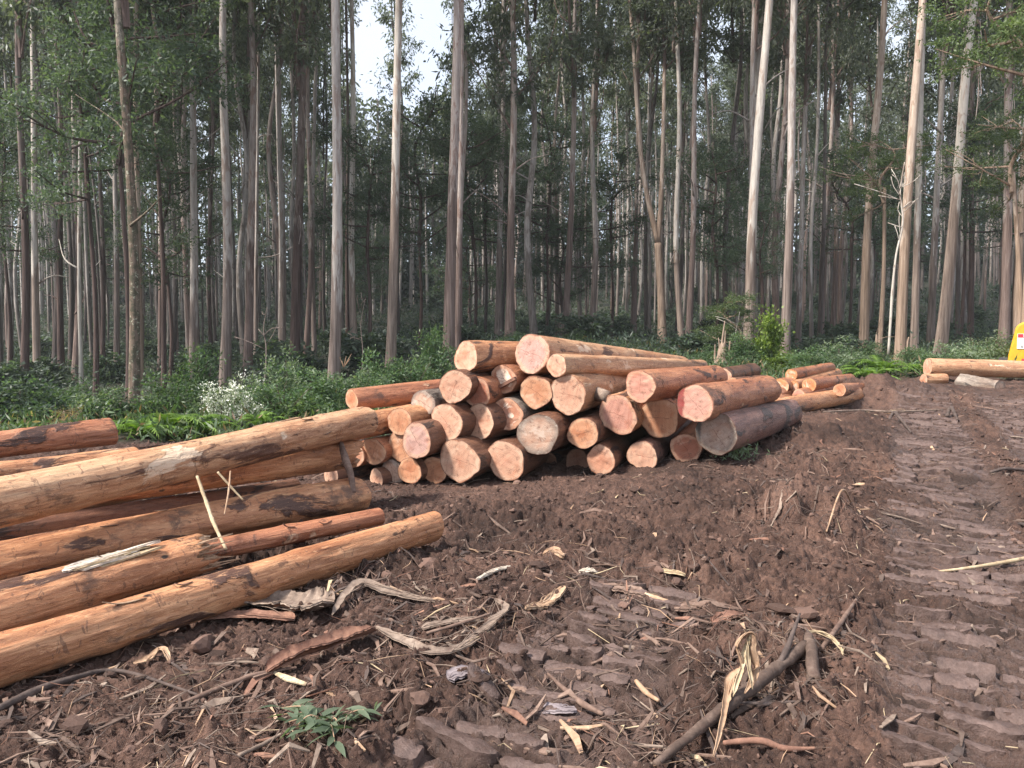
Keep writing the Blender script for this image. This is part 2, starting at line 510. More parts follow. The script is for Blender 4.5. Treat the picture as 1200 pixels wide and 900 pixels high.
def cut_end(name, heart, mid, sap, rim, stain=None, stain_x=None, weather=0.0, star=0.0):
    t = NT(name)
    rad = t.node("ShaderNodeAttribute", {"attribute_name": "rad"}).outputs["Fac"]
    v = t.coord((1, 1, 1), 60)
    nz = t.noise(v, 7, 5, 0.6)
    r2 = t.math('ADD', rad, t.math('MULTIPLY', t.math('SUBTRACT', nz, 0.5), 0.35))
    col = t.ramp(r2, [(0.0, heart), (0.42, mid), (0.72, mid), (0.84, sap), (0.93, sap), (1.0, rim)])
    bk = t.step(t.math('ADD', rad, t.math('MULTIPLY', t.math('SUBTRACT', t.noise(v, 14, 4), 0.5), 0.10)), 0.965, 0.985)
    # growth rings
    rr = t.math('ADD', t.math('MULTIPLY', rad, 85.0), t.math('MULTIPLY', nz, 9.0))
    rings = t.math('SINE', rr)
    col = t.mix(t.math('MULTIPLY', t.step(rings, 0.1, 1.0), 0.32), col, t.mix(1.0, col, c4((0.62, 0.47, 0.38)), 'MULTIPLY'))
    blot = t.noise(v, 4.5, 6, 0.65, 0.5)
    col = t.mix(t.math('MULTIPLY', t.step(blot, 0.50, 0.66), 0.55), col, t.mix(1.0, col, c4((0.80, 0.56, 0.45)), 'MULTIPLY'))
    col = t.mix(t.math('MULTIPLY', t.step(blot, 0.46, 0.32), 0.45), col, c4((0.64, 0.45, 0.33)))
    if star:
        sx = t.noise(t.coord((1, 1, 1), 23), 5.0, 3, 0.5, 1.2)
        f = t.math('MULTIPLY', t.step(sx, 0.5, 0.56), t.step(rad, 0.85, 0.6))
        col = t.mix(t.math('MULTIPLY', f, star), col, c4((0.76, 0.60, 0.47)))
    if weather:
        wn = t.noise(v, 11, 7, 0.7)
        f = t.math('MULTIPLY', t.step(t.math('ADD', rad, t.math('MULTIPLY', wn, 0.6)), 0.85, 1.25), weather)
        col = t.mix(f, col, c4((0.10, 0.085, 0.075)))
        col = t.mix(t.math('MULTIPLY', t.step(wn, 0.52, 0.62), weather * 0.6), col, c4((0.62, 0.55, 0.47)))
    # drying crack through the pith
    rot = t.n.new("ShaderNodeVectorRotate"); rot.rotation_type = 'Z_AXIS'
    t.t.links.new(t.coord((1, 1, 1), 0), rot.inputs["Vector"])
    t.t.links.new(t.math('MULTIPLY', t.rand(), 40.0), rot.inputs["Angle"])
    sp = t.n.new("ShaderNodeSeparateXYZ"); t.t.links.new(rot.outputs[0], sp.inputs[0])
    wig = t.math('MULTIPLY', t.math('SUBTRACT', t.noise(v, 12, 3), 0.5), 0.06)
    d = t.math('ABSOLUTE', t.math('ADD', sp.outputs[1], wig))
    cf = t.math('MULTIPLY', t.step(d, 0.0035, 0.0012), t.step(rad, 0.80, 0.65))
    cf = t.math('MULTIPLY', cf, t.step(t.math('ADD', sp.outputs[0], t.math('MULTIPLY', t.rand(), 0.1)), -0.03, 0.0))
    col = t.mix(t.math('MULTIPLY', t.math('MULTIPLY', cf, t.step(t.rand(), 0.35, 0.5)), 0.7), col, c4((0.12, 0.055, 0.035)))
    saw = t.math('SINE', t.math('MULTIPLY', t.math('ADD', sp.outputs[0], t.math('MULTIPLY', t.noise(v, 3), 0.05)), 420.0))
    if stain is not None:
        so = t.n.new("ShaderNodeSeparateXYZ"); t.t.links.new(t.coord((1, 1, 1), 0), so.inputs[0])
        sn = t.math('ADD', so.outputs[0], t.math('MULTIPLY', t.math('SUBTRACT', t.noise(v, 9, 5, 0.7), 0.5), 0.10))
        f = t.math('MULTIPLY', t.step(sn, stain_x - 0.03, stain_x), t.step(sn, stain_x + 0.15, stain_x + 0.10))
        col = t.mix(t.math('MULTIPLY', f, 0.85), col, c4(stain))
    smear = t.noise(t.vmath('MULTIPLY', rot.outputs[0], (26.0, 2.2, 1.0)), 1.0, 5, 0.7)
    col = t.mix(0.55, col, t.mix(1.0, col, t.ramp(smear, [(0.32, (0.62, 0.50, 0.44)), (0.5, 1.0), (0.7, (1.12, 1.1, 1.06))]), 'MULTIPLY'))
    col = t.mix(t.math('MULTIPLY', bk, 0.8), col, c4((0.12, 0.06, 0.04)))
    dirt = t.step(t.noise(v, 16, 8, 0.75), 0.52, 0.65)
    col = t.mix(t.math('MULTIPLY', dirt, 0.62), col, c4((0.16, 0.085, 0.06)))
    t.bump(t.math('ADD', t.math('MULTIPLY', saw, 0.25), t.math('MULTIPLY', t.noise(v, 30, 5), 1.0)), 0.25, 0.006)
    return t.out(col, 0.75, 0.25)


CUT = {
    "pale": cut_end("cut_pale", (0.475, 0.243, 0.162), (0.523, 0.305, 0.210), (0.569, 0.368, 0.258), (0.364, 0.177, 0.110)),
    "pink": cut_end("cut_pink", (0.427, 0.199, 0.147), (0.459, 0.236, 0.177), (0.523, 0.309, 0.213), (0.332, 0.147, 0.096)),
    "rose": cut_end("cut_rose", (0.459, 0.265, 0.221), (0.475, 0.294, 0.250), (0.538, 0.339, 0.250), (0.356, 0.184, 0.125)),
    "orange": cut_end("cut_orange", (0.443, 0.199, 0.110), (0.483, 0.243, 0.140), (0.530, 0.309, 0.191), (0.332, 0.147, 0.088)),
    "red": cut_end("cut_red", (0.364, 0.140, 0.088), (0.396, 0.166, 0.107), (0.506, 0.294, 0.199), (0.316, 0.140, 0.088)),
    "bright": cut_end("cut_bright", (0.569, 0.339, 0.206), (0.490, 0.228, 0.103), (0.538, 0.294, 0.147), (0.316, 0.125, 0.059), star=0.5),
    "weather": cut_end("cut_weathered", (0.475, 0.309, 0.228), (0.490, 0.339, 0.258), (0.475, 0.353, 0.280), (0.22, 0.18, 0.15), weather=0.6),
    "greyed": cut_end("cut_greyed", (0.443, 0.280, 0.206), (0.411, 0.302, 0.243), (0.364, 0.280, 0.228), (0.230, 0.175, 0.138), weather=0.45, stain=(0.07, 0.065, 0.062), stain_x=0.19),
    "star": cut_end("cut_star", (0.475, 0.250, 0.177), (0.427, 0.199, 0.125), (0.523, 0.294, 0.191), (0.332, 0.155, 0.096), star=0.95),
    "redstain": cut_end("cut_red_streak", (0.475, 0.250, 0.199), (0.475, 0.265, 0.206), (0.538, 0.324, 0.236), (0.356, 0.177, 0.125), stain=(0.20, 0.015, 0.02), stain_x=0.14),
    "shade": cut_end("cut_shaded", (0.269, 0.140, 0.096), (0.301, 0.162, 0.110), (0.332, 0.191, 0.132), (0.22, 0.12, 0.08)),  # darker copy of the cut wood, shade painted into the colour for recessed ends
}


def trunk_mat(name, low, low2, up, up2, streak, h0=6.0, moss=0.0):
    t = NT(name)
    v = t.coord((1, 1, 0.10)); v2 = t.coord((1, 1, 0.035), 19); v3 = t.coord((1, 1, 1), 0); v4 = t.coord((1, 1, 0.25), 37)
    n1 = t.noise(v, 12, 7, 0.65, 0.3)
    n2 = t.noise(v2, 16, 6, 0.7)
    lo = t.ramp(n2, [(0.30, [x * 0.45 for x in low]), (0.48, low), (0.68, low2)])
    hi = t.ramp(n1, [(0.30, [x * 0.62 for x in up]), (0.5, up), (0.7, up2)])
    st = t.step(t.noise(v4, 5, 5, 0.6, 0.8), 0.53, 0.60)
    hi = t.mix(t.math('MULTIPLY', st, 0.75), hi, c4(streak))
    sp = t.n.new("ShaderNodeSeparateXYZ"); t.t.links.new(v3, sp.inputs[0])
    z = t.math('ADD', sp.outputs[2], t.math('MULTIPLY', t.math('SUBTRACT', t.noise(t.coord((1, 1, 0.16), 3), 4.5, 5, 0.6), 0.5), 12.0))
    z = t.math('ADD', z, t.math('MULTIPLY', t.rand(), -4.0))
    f = t.step(z, h0 - 0.6, h0 + 0.6)
    col = t.mix(f, lo, hi)
    if moss:
        mn = t.step(t.noise(t.coord((1, 1, 0.7), 5), 6, 6, 0.7), 0.46, 0.56)
        col = t.mix(t.math('MULTIPLY', mn, moss), col, c4((0.055, 0.058, 0.035)))
        ln = t.step(t.noise(t.coord((1, 1, 1), 8), 11, 4, 0.6), 0.60, 0.66)
        col = t.mix(t.math('MULTIPLY', ln, moss), col, c4((0.40, 0.40, 0.30)))
    hh = t.math('ADD', t.math('MULTIPLY', n2, 1.2), t.math('MULTIPLY', n1, 0.5))
    t.bump(hh, 0.6, 0.03)
    return t.out(col, 0.8, 0.2)


TRUNK = {
    "grey": trunk_mat("trunk_grey", (0.17, 0.13, 0.112), (0.30, 0.24, 0.21), (0.38, 0.335, 0.305), (0.52, 0.475, 0.44), (0.25, 0.185, 0.155), 3.2),
    "pale": trunk_mat("trunk_pale", (0.22, 0.165, 0.135), (0.37, 0.29, 0.24), (0.48, 0.43, 0.38), (0.61, 0.56, 0.50), (0.34, 0.25, 0.20), 4.0),
    "tan": trunk_mat("trunk_tan", (0.24, 0.17, 0.125), (0.38, 0.285, 0.22), (0.44, 0.345, 0.28), (0.56, 0.465, 0.385), (0.28, 0.19, 0.14), 4.5),
    "red": trunk_mat("trunk_red", (0.15, 0.105, 0.09), (0.27, 0.20, 0.172), (0.34, 0.28, 0.25), (0.48, 0.42, 0.38), (0.21, 0.13, 0.105), 4.5),
    "dark": trunk_mat("trunk_dark", (0.07, 0.046, 0.04), (0.13, 0.09, 0.078), (0.15, 0.115, 0.10), (0.25, 0.20, 0.18), (0.09, 0.06, 0.05), 7.0),
    "mossy": trunk_mat("trunk_mossy", (0.15, 0.108, 0.08), (0.25, 0.19, 0.145), (0.28, 0.235, 0.19), (0.40, 0.35, 0.29), (0.17, 0.12, 0.09), 9.0, moss=0.8),
    "woodgrey": trunk_mat("trunk_wood_grey", (0.15, 0.125, 0.11), (0.26, 0.225, 0.205), (0.33, 0.295, 0.27), (0.46, 0.42, 0.39), (0.17, 0.135, 0.115), 2.5),
    "wooddark": trunk_mat("trunk_wood_dark", (0.075, 0.058, 0.052), (0.13, 0.105, 0.095), (0.15, 0.125, 0.115), (0.24, 0.205, 0.185), (0.08, 0.06, 0.05), 4.0),
    "white": trunk_mat("trunk_white", (0.40, 0.36, 0.31), (0.52, 0.48, 0.42), (0.46, 0.41, 0.36), (0.56, 0.52, 0.46), (0.20, 0.14, 0.11), 1.0),
}


def leaf_mat(name, a, b, c, scale=0.6, rough=0.5, trans=0.42, vari=0.5):
    t = NT(name)
    v = t.coord((1, 1, 1), 90)
    n = t.noise(v, scale, 3, 0.6)
    g = t.n.new("ShaderNodeNewGeometry")
    f = t.math('ADD', t.math('MULTIPLY', n, 0.75), t.math('MULTIPLY', g.outputs["Random Per Island"], 0.35))
    col = t.ramp(f, [(0.32, a), (0.55, b), (0.80, c)])
    k = t.math('ADD', t.math('MULTIPLY', t.rand(), vari), 1 - vari * 0.5)
    hs = t.n.new("ShaderNodeHueSaturation"); t.t.links.new(col, hs.inputs["Color"]); t.t.links.new(k, hs.inputs["Value"])
    col = hs.outputs[0]
    t.out(col, rough, 0.35)
    tr = t.n.new("ShaderNodeBsdfTranslucent"); t.t.links.new(t.mix(1.0, col, c4((1.2, 1.35, 0.6)), 'MULTIPLY'), tr.inputs[0])
    ms = t.n.new("ShaderNodeMixShader"); ms.inputs[0].default_value = trans
    t.t.links.new(t.b.outputs[0], ms.inputs[1]); t.t.links.new(tr.outputs[0], ms.inputs[2])
    t.t.links.new(ms.outputs[0], t.n["Material Output"].inputs[0])
    return t.m


LEAF = {
    "gum": leaf_mat("leaf_gum", (0.068, 0.083, 0.068), (0.108, 0.126, 0.102), (0.170, 0.186, 0.145), 0.5),
    "wattle": leaf_mat("leaf_wattle", (0.042, 0.062, 0.047), (0.074, 0.106, 0.076), (0.118, 0.150, 0.098), 0.8),
    "olive": leaf_mat("leaf_olive", (0.05, 0.075, 0.035), (0.085, 0.125, 0.05), (0.15, 0.19, 0.085), 0.9),
    "shrub": leaf_mat("leaf_shrub", (0.045, 0.078, 0.042), (0.085, 0.145, 0.070), (0.17, 0.23, 0.12), 1.6),
    "silver": leaf_mat("leaf_silver", (0.10, 0.135, 0.09), (0.17, 0.21, 0.14), (0.27, 0.31, 0.22), 1.6),
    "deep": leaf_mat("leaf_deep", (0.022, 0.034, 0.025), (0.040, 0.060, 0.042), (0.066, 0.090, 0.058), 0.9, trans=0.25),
    "lime": leaf_mat("leaf_lime", (0.065, 0.105, 0.022), (0.115, 0.17, 0.03), (0.20, 0.26, 0.055), 1.8, vari=0.3),
    "fern": leaf_mat("leaf_fern", (0.070, 0.125, 0.024), (0.12, 0.205, 0.038), (0.20, 0.30, 0.065), 2.5, vari=0.35),
    "cut": leaf_mat("leaf_cut", (0.10, 0.14, 0.085), (0.17, 0.22, 0.14), (0.26, 0.31, 0.21), 6),
    "dry": leaf_mat("leaf_dry", (0.16, 0.10, 0.06), (0.26, 0.18, 0.11), (0.38, 0.29, 0.19), 2),
    "flower": leaf_mat("flower_white", (0.60, 0.60, 0.54), (0.70, 0.70, 0.64), (0.78, 0.78, 0.72), 2, trans=0.15, vari=0.1),
}


def simple(name, col, rough=0.6, spec=0.4, var=0.0, metal=0.0):
    t = NT(name)
    if var:
        n = t.noise(t.coord((1, 1, 1), 9), 9, 6, 0.65)
        c = t.ramp(n, [(0.3, [x * (1 - var) for x in col]), (0.7, [min(1, x * (1 + var)) for x in col])])
        t.bump(n, 0.2, 0.01)
        t.out(c, rough, spec)
    else:
        t.out(c4(col), rough, spec)
    t.b.inputs["Metallic"].default_value = metal
    return t.m


def strip_mat(name, a, b, c, z=0.06):
    t = NT(name)
    g = t.coord((1, 1, 1), 60)
    n = t.noise(g, 26, 6, 0.7, 0.6)
    n2 = t.noise(g, 6, 4, 0.6)
    f = t.math('ADD', t.math('MULTIPLY', n, 0.6), t.math('MULTIPLY', n2, 0.5))
    col = t.ramp(f, [(0.38, a), (0.55, b), (0.72, c)])
    mud = t.step(t.noise(g, 9, 6, 0.7), 0.55, 0.66)
    col = t.mix(t.math('MULTIPLY', mud, 0.6), col, c4((0.085, 0.052, 0.042)))
    t.bump(n, 0.5, 0.006)
    return t.out(col, 0.8, 0.2)


ST = {
    "greybark": strip_mat("strip_grey", (0.11, 0.078, 0.062), (0.21, 0.155, 0.122), (0.34, 0.265, 0.21)),
    "redbark": strip_mat("strip_red", (0.12, 0.062, 0.045), (0.21, 0.11, 0.078), (0.33, 0.185, 0.125)),
    "brown": strip_mat("strip_brown", (0.09, 0.056, 0.044), (0.17, 0.11, 0.085), (0.26, 0.18, 0.14)),
    "tan": strip_mat("strip_tan", (0.22, 0.13, 0.08), (0.37, 0.24, 0.155), (0.50, 0.36, 0.25)),
    "straw": strip_mat("strip_straw", (0.28, 0.20, 0.12), (0.43, 0.33, 0.21), (0.55, 0.46, 0.32)),
    "white": strip_mat("strip_white", (0.40, 0.33, 0.26), (0.54, 0.46, 0.38), (0.64, 0.57, 0.48)),
    "char": strip_mat("strip_char", (0.045, 0.034, 0.030), (0.085, 0.062, 0.054), (0.14, 0.105, 0.09)),
    "root": strip_mat("strip_root", (0.045, 0.030, 0.024), (0.10, 0.068, 0.054), (0.18, 0.128, 0.102)),
    "lilac": strip_mat("strip_lilac", (0.13, 0.105, 0.11), (0.20, 0.165, 0.17), (0.27, 0.23, 0.235)),
}

# ------------------------------------------------------------------ ground
def axis(segs):
    out = [segs[0][0]]
    for (a, b, s0, s1) in segs:
        x = a
        while x < b - 1e-6:
            f = (x - a) / (b - a)
            x = x + s0 * (1 - f) + s1 * f
            out.append(min(x, b))
    return np.unique(np.round(np.array(out), 5))


ys = axis([(-60, -2, 4, 0.6), (-2, 2.0, 0.4, 0.05), (2.0, 2.4, 0.03, 0.01), (2.4, 5.0, 0.0095, 0.0105), (5.0, 8.6, 0.012, 0.02), (8.6, 20, 0.024, 0.08), (20, 45, 0.12, 0.6), (45, 200, 1, 8)])
xp = axis([(0, 3.4, 0.0105, 0.0115), (3.4, 7.0, 0.014, 0.034), (7.0, 14, 0.036, 0.09), (14, 40, 0.12, 1.0), (40, 190, 1.5, 10)])
xs = np.r_[-xp[::-1][:-1], xp]
GX, GY = np.meshgrid(xs, ys)
gx = GX.ravel(); gy = GY.ravel()
gz = height(gx, gy)
nx, ny = len(xs), len(ys)
ii = (np.arange(ny - 1)[:, None] * nx + np.arange(nx - 1)[None, :]).ravel()
Q = np.stack([ii, ii + 1, ii + nx + 1, ii + nx], -1)
gm = mudmask(gx, gy)
gt, _, _ = track_mask(gx, gy)
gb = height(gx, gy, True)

t = NT("mud_ground")
am = t.node("ShaderNodeAttribute", {"attribute_name": "mud"}).outputs["Fac"]
at = t.node("ShaderNodeAttribute", {"attribute_name": "track"}).outputs["Fac"]
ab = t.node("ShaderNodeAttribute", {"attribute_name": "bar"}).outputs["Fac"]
v = t.coord((1, 1, 1), 0)
nA = t.noise(v, 0.9, 5, 0.6, 0.3)
nB = t.noise(v, 7, 8, 0.7)
nC = t.noise(v, 38, 6, 0.7)
f = t.math('ADD', t.math('MULTIPLY', nA, 0.55), t.math('MULTIPLY', nB, 0.45))
mud = t.ramp(f, [(0.36, (0.036, 0.0195, 0.0145)), (0.50, (0.083, 0.045, 0.033)), (0.64, (0.172, 0.097, 0.071))])
dk = t.step(t.noise(v, 0.45, 5, 0.65, 0.5), 0.42, 0.60)
mud = t.mix(t.math('MULTIPLY', dk, 0.45), mud, t.mix(1.0, mud, c4((0.42, 0.38, 0.37)), 'MULTIPLY'))
mud = t.mix(0.6, mud, t.mix(1.0, mud, t.ramp(nC, [(0.32, 0.28), (0.68, 1.6)]), 'MULTIPLY'))
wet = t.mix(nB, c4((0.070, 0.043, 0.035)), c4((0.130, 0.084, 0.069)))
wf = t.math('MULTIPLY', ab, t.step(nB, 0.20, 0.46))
mud = t.mix(t.math('MULTIPLY', t.math('SUBTRACT', at, ab), 0.95), mud, c4((0.036, 0.021, 0.016)))  # moist gap soil, with the shade between bars painted into its colour
mud = t.mix(t.math('MULTIPLY', wf, 0.85), mud, wet)  # smeared wet bar tops, lightness painted in to set off the gaps
fl = t.step(t.noise(v, 95, 3, 0.6), 0.66, 0.70)
mud = t.mix(t.math('MULTIPLY', fl, 0.5), mud, c4((0.25, 0.165, 0.11)))
flr = t.ramp(t.noise(v, 2.2, 7, 0.7), [(0.35, (0.018, 0.020, 0.013)), (0.5, (0.034, 0.030, 0.021)), (0.68, (0.034, 0.048, 0.022))])
col = t.mix(am, flr, mud)
rg = t.math('SUBTRACT', 0.88, t.math('MULTIPLY', wf, 0.60))
puddle = t.step(nA, 0.60, 0.68)
rg = t.math('SUBTRACT', rg, t.math('MULTIPLY', puddle, 0.18))
t.bump(t.math('ADD', t.math('MULTIPLY', nC, 0.6), t.math('MULTIPLY', t.noise(v, 130, 4, 0.7), 0.4)), 0.9, 0.03)
MUD = t.out(col, rg, 0.35)
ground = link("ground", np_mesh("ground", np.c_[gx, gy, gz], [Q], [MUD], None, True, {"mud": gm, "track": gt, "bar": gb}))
tag(ground, "churned wet brown mud of the log landing running into dark forest floor", "ground", None, "structure")

# ------------------------------------------------------------------ logs
def axes_from(p0, p1):
    z = (p1 - p0).normalized()
    up = Vector((0, 0, 1))
    y = (up - z * up.dot(z)).normalized()
    x = y.cross(z)
    M = Matrix((x, y, z)).transposed().to_4x4()
    M.translation = p0
    return M


LOGN = [0]


def make_log(label, p0, p1, r0, r1, bark="red", end="pale", oval=0.05, lobe=0.03, seg=48, step=0.07, rough=0.02,
             group=None, jag=0.0, name="sawn_log", bend=0.0, ends=(True, False), tilt=0.0, bulge=None, cat="log"):
    LOGN[0] += 1
    sd = LOGN[0]
    rg = np.random.default_rng(100 + sd)
    L = (p1 - p0).length
    nr = max(12, int(L / step))
    z = np.linspace(0, L, nr)
    z = np.r_[0.0, 0.006, z[1:-1], L - 0.006, L]
    n = len(z)
    th = np.linspace(0, 2 * np.pi, seg, endpoint=False)
    a1, a2, a3 = rg.uniform(0, 6.28, 3)
    prof = 1 + oval * np.cos(2 * th + a1) + lobe * np.cos(3 * th + a2) + lobe * 0.5 * np.cos(5 * th + a3)
    prof = prof + 0.02 * vn2(np.cos(th) * 2.5 + sd, np.sin(th) * 2.5, sd)
    Z = z[:, None] * np.ones((1, seg)); TH = th[None, :] * np.ones((n, 1))
    rad = (r0 + (r1 - r0) * z / L)[:, None]
    dis = 1 + rough * 2.0 * vn3(np.cos(TH) * 1.6, np.sin(TH) * 1.6, Z * 1.3, sd) + rough * 1.1 * vn3(np.cos(TH) * 5, np.sin(TH) * 5, Z * 5, sd + 1) \
        + rough * 0.6 * vn3(np.cos(TH) * 14, np.sin(TH) * 14, Z * 9, sd + 2)
    # knots
    for _ in range(int(L * 1.1)):
        kz = rg.uniform(0.3, L - 0.2); kt = rg.uniform(0, 6.28); ks = rg.uniform(0.035, 0.07)
        dd = ((Z - kz) / ks) ** 2 + ((np.angle(np.exp(1j * (TH - kt)))) * rad / ks) ** 2
        dis = dis + 0.10 * np.exp(-dd)
    pr = prof[None, :] * (1 - 0.3 * (Z / L)) + 0.3 * Z / L
    rr = rad * pr * dis
    rr[0] *= 0.988; rr[-1] *= 0.985
    bx = bend * np.sin(np.pi * z / L); by = 0.5 * bend * np.sin(np.pi * 1.3 * z / L)
    X = rr * np.cos(TH) + bx[:, None]; Y = rr * np.sin(TH) + by[:, None]
    ZZ = Z.copy()
    if tilt:
        ZZ[:2] += (rr[:2] * np.cos(TH[:2] + a3)) * tilt
    if jag:
        e = jag * (0.5 + vn2(np.cos(th) * 4 + sd, np.sin(th) * 4, sd + 3) + 0.6 * vn2(np.cos(th) * 11, np.sin(th) * 11, sd + 4))
        ZZ[:3] -= e[None, :] * np.array([1.0, 0.8, 0.4])[:, None]
        X[0] *= 0.9; Y[0] *= 0.9
    V = np.stack([X, Y, ZZ], -1).reshape(-1, 3)
    i = np.arange(n - 1)[:, None] * seg; j = np.arange(seg)[None, :]; k = (j + 1) % seg
    Q = np.stack([i + j, i + k, i + seg + k, i + seg + j], -1).reshape(-1, 4)
    M = axes_from(p0, p1)
    root = thing(name, label, cat, mat=M, group=group)
    body = link("bark", np_mesh("bark", V, [Q], [BARK[bark]], None, True), root)
    rings = np.array([0.0, 0.12, 0.25, 0.4, 0.55, 0.7, 0.82, 0.92, 1.0])
    for which in (0, 1):
        ring = V.reshape(n, seg, 3)[0 if which == 0 else -1]
        c = ring.mean(0)
        D = c + (ring - c)[None] * rings[1:, None, None]
        hb = 0.004 * vn2(D[..., 0] * 25 + sd, D[..., 1] * 25, sd + 7)
        if jag and which == 0:
            hb = hb + jag * 0.9 * vn2(D[..., 0] * 40, D[..., 1] * 40, sd + 8)
        hb[-1] = 0
        D[..., 2] += hb
        nrn = len(rings) - 1
        VV = np.vstack([c[None], D.reshape(-1, 3)])
        ra = np.r_[0.0, np.repeat(rings[1:], seg)]
        jj = np.arange(seg); kk = (jj + 1) % seg
        tri = np.stack([np.zeros(seg, int), 1 + kk, 1 + jj], -1)
        q = []
        for m in range(nrn - 1):
            o = 1 + m * seg
            q.append(np.stack([o + jj, o + kk, o + seg + kk, o + seg + jj], -1))
        q = np.vstack(q)
        if which == 1:
            tri = tri[:, ::-1]; q = q[:, ::-1]
        mt = CUT[end] if (which == 1 or not jag) else ST["tan"]
        link("cut_end", np_mesh("cut_end", VV, [tri, q], [mt], None, True, {"rad": ra}), root)
    return root


def face_d(px):
    return 8.42 / (1 - 0.04 * (px - 600) / 900)


PILE = "sawn logs stacked in the main pile"
# px, py, vertical radius px, d offset, theta deg, length, slope, bark, end, oval, label
PL = [
    (496, 473, 16, 0.25, 36, 4.6, 0.0, "grey", "weather", 0.07, "small grey weathered log with blotchy whitish end, just under the long reddish crosswise log"),
    (533, 453, 20.5, 0.0, 34, 4.8, 0.0, "dark", "pale", 0.11, "smooth cream oval log end just below and left of the left topmost log"),
    (546, 418, 19, 0.15, 42, 2.4, -0.02, "orange", "pale", 0.04, "leftmost topmost log of the main pile with round pale end and orange bark"),
    (623.5, 414.5, 23.5, 0.2, 45, 4.6, -0.075, "pale", "rose", 0.03, "highest and longest log on the main pile with a broad greyish pink end"),
    (652, 428, 13.5, -0.05, 46, 4.5, -0.045, "pale", "pale", 0.05, "slim knotty pale log lying on top of the pile, right beside the highest log"),
    (558, 459.5, 18.5, 0.1, 38, 4.8, 0.0, "red", "red", 0.06, "log with a salmon red heart and pale ring, below the left topmost log"),
    (590, 444.5, 16.5, 0.25, 36, 4.8, 0.0, "red", "star", 0.03, "log whose blotchy end carries a dark splinter wedge, between the two top logs"),
    (628, 459.5, 19.5, 0.1, 34, 4.8, 0.0, "dark", "orange", 0.04, "orange pink log end directly beneath the highest log"),
    (665.7, 462.5, 23, -0.05, 36, 4.6, 0.0, "pale", "pale", 0.04, "large cream log with horizontal split and a branch stub on its side"),
    (593.5, 485.8, 20, 0.15, 34, 4.8, 0.0, "grey", "star", 0.05, "log end with a white star figure in its orange heart, mid pile"),
    (560, 495, 22.5, 0.1, 48, 4.5, 0.0, "dark", "pale", 0.08, "narrow oval beige log end left of the star figured end"),
    (630, 508.7, 25.5, -0.15, 34, 4.8, 0.0, "dark", "weather", 0.05, "large whitish log end with a ragged dark rim, lower middle of the pile"),
    (683, 508, 18.8, -0.1, 34, 4.8, 0.0, "dark", "orange", 0.03, "amber log end with swirl rings to the right of the large whitish end"),
    (724, 485.7, 23.5, 0.0, 36, 4.8, 0.0, "orange", "pink", 0.11, "tall oval pinkish log end below the short pink log's left side"),
    (750, 452.7, 19.5, -0.2, 35, 2.3, -0.01, "red", "pink", 0.05, "pink ended log with torn bark flap at left, topmost on the right of the pile"),
    (772.7, 490, 23.5, 0.1, 32, 4.8, 0.0, "red", "orange", 0.03, "tan log end with a small dark centre cross left of the red streaked log"),
    (814.7, 473, 22.5, -0.35, 36, 2.4, 0.0, "red", "redstain", 0.06, "thick log with a blood red streak on its pink end, right side of the pile"),
    (839.5, 508.5, 25.5, -0.2, 36, 2.6, 0.0, "purple", "greyed", 0.03, "thick dark log at the pile's right foot with a greyed black stained end"),
    (803.5, 525, 18, 0.1, 32, 4.5, 0.0, "red", "red", 0.06, "half sunk orange red log end left of the black stained thick log"),
    (752.5, 534, 18, 0.0, 34, 4.5, 0.0, "purple", "pale", 0.06, "squat cream log end in the bottom row, second from the right foot"),
    (704, 539, 17.5, -0.1, 33, 4.5, 0.0, "dark", "pale", 0.04, "yellowish bottom row log end beneath the amber swirl end"),
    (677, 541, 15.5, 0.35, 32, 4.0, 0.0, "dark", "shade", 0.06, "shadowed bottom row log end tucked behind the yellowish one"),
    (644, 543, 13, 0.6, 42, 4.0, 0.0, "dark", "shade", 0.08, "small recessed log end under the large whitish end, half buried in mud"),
    (592, 539.5, 24, -0.1, 33, 4.6, 0.0, "dark", "pale", 0.07, "lumpy cream bottom row log, large, directly below the star figured end"),
    (538, 539.7, 26, -0.15, 36, 4.6, 0.0, "dark", "pale", 0.06, "largest pale log end of the bottom row with a long diagonal crack"),
    (508.7, 551, 16.5, 0.0, 34, 4.2, 0.0, "dark", "orange", 0.04, "small orange bottom row log end left of the largest cracked one"),
    (480, 551.7, 16, 0.0, 38, 4.2, 0.0, "dark", "orange", 0.07, "small amber mottled bottom row log end in front of a grey bark stub"),
    (460, 554, 15, 0.12, 34, 4.2, 0.0, "grey", "weather", 0.05, "small grey log end at the bottom left, peeping from behind the amber one"),
    (488, 516.5, 21, -0.15, 40, 4.5, 0.0, "dark", "rose", 0.07, "greyish pink oval log end above the small amber bottom log"),
    (470, 522, 19, 0.05, 38, 4.5, 0.0, "orange", "orange", 0.06, "orange log end half hidden behind the greyish pink oval one"),
    (523, 495.5, 22.5, 0.0, 42, 4.6, 0.0, "dark", "pale", 0.05, "cream oval log end with pale dusty centre left of the narrow beige one"),
    (468, 494, 17, 0.0, 38, 4.4, 0.0, "orange", "orange", 0.05, "clean orange log end beside the orange paint mark, left of the cream oval end"),
    (438, 529, 16.5, 0.1, 42, 4.4, 0.0, "red", "orange", 0.06, "orange brown log end with a split, just right of the upright broken branch"),
    (415, 533, 15, 0.2, 40, 4.2, 0.0, "red", "pale", 0.06, "log showing only a pale crescent of its end behind the upright broken branch"),
    (441, 561, 12, 0.1, 40, 4.0, 0.0, "dark", "pale", 0.06, "low pale log sliver at ground level behind the red foreground log's end"),
    (388, 558, 13, 0.2, 40, 4.0, 0.0, "dark", "pale", 0.06, "small low log end seen in the gap between the foreground logs"),
]
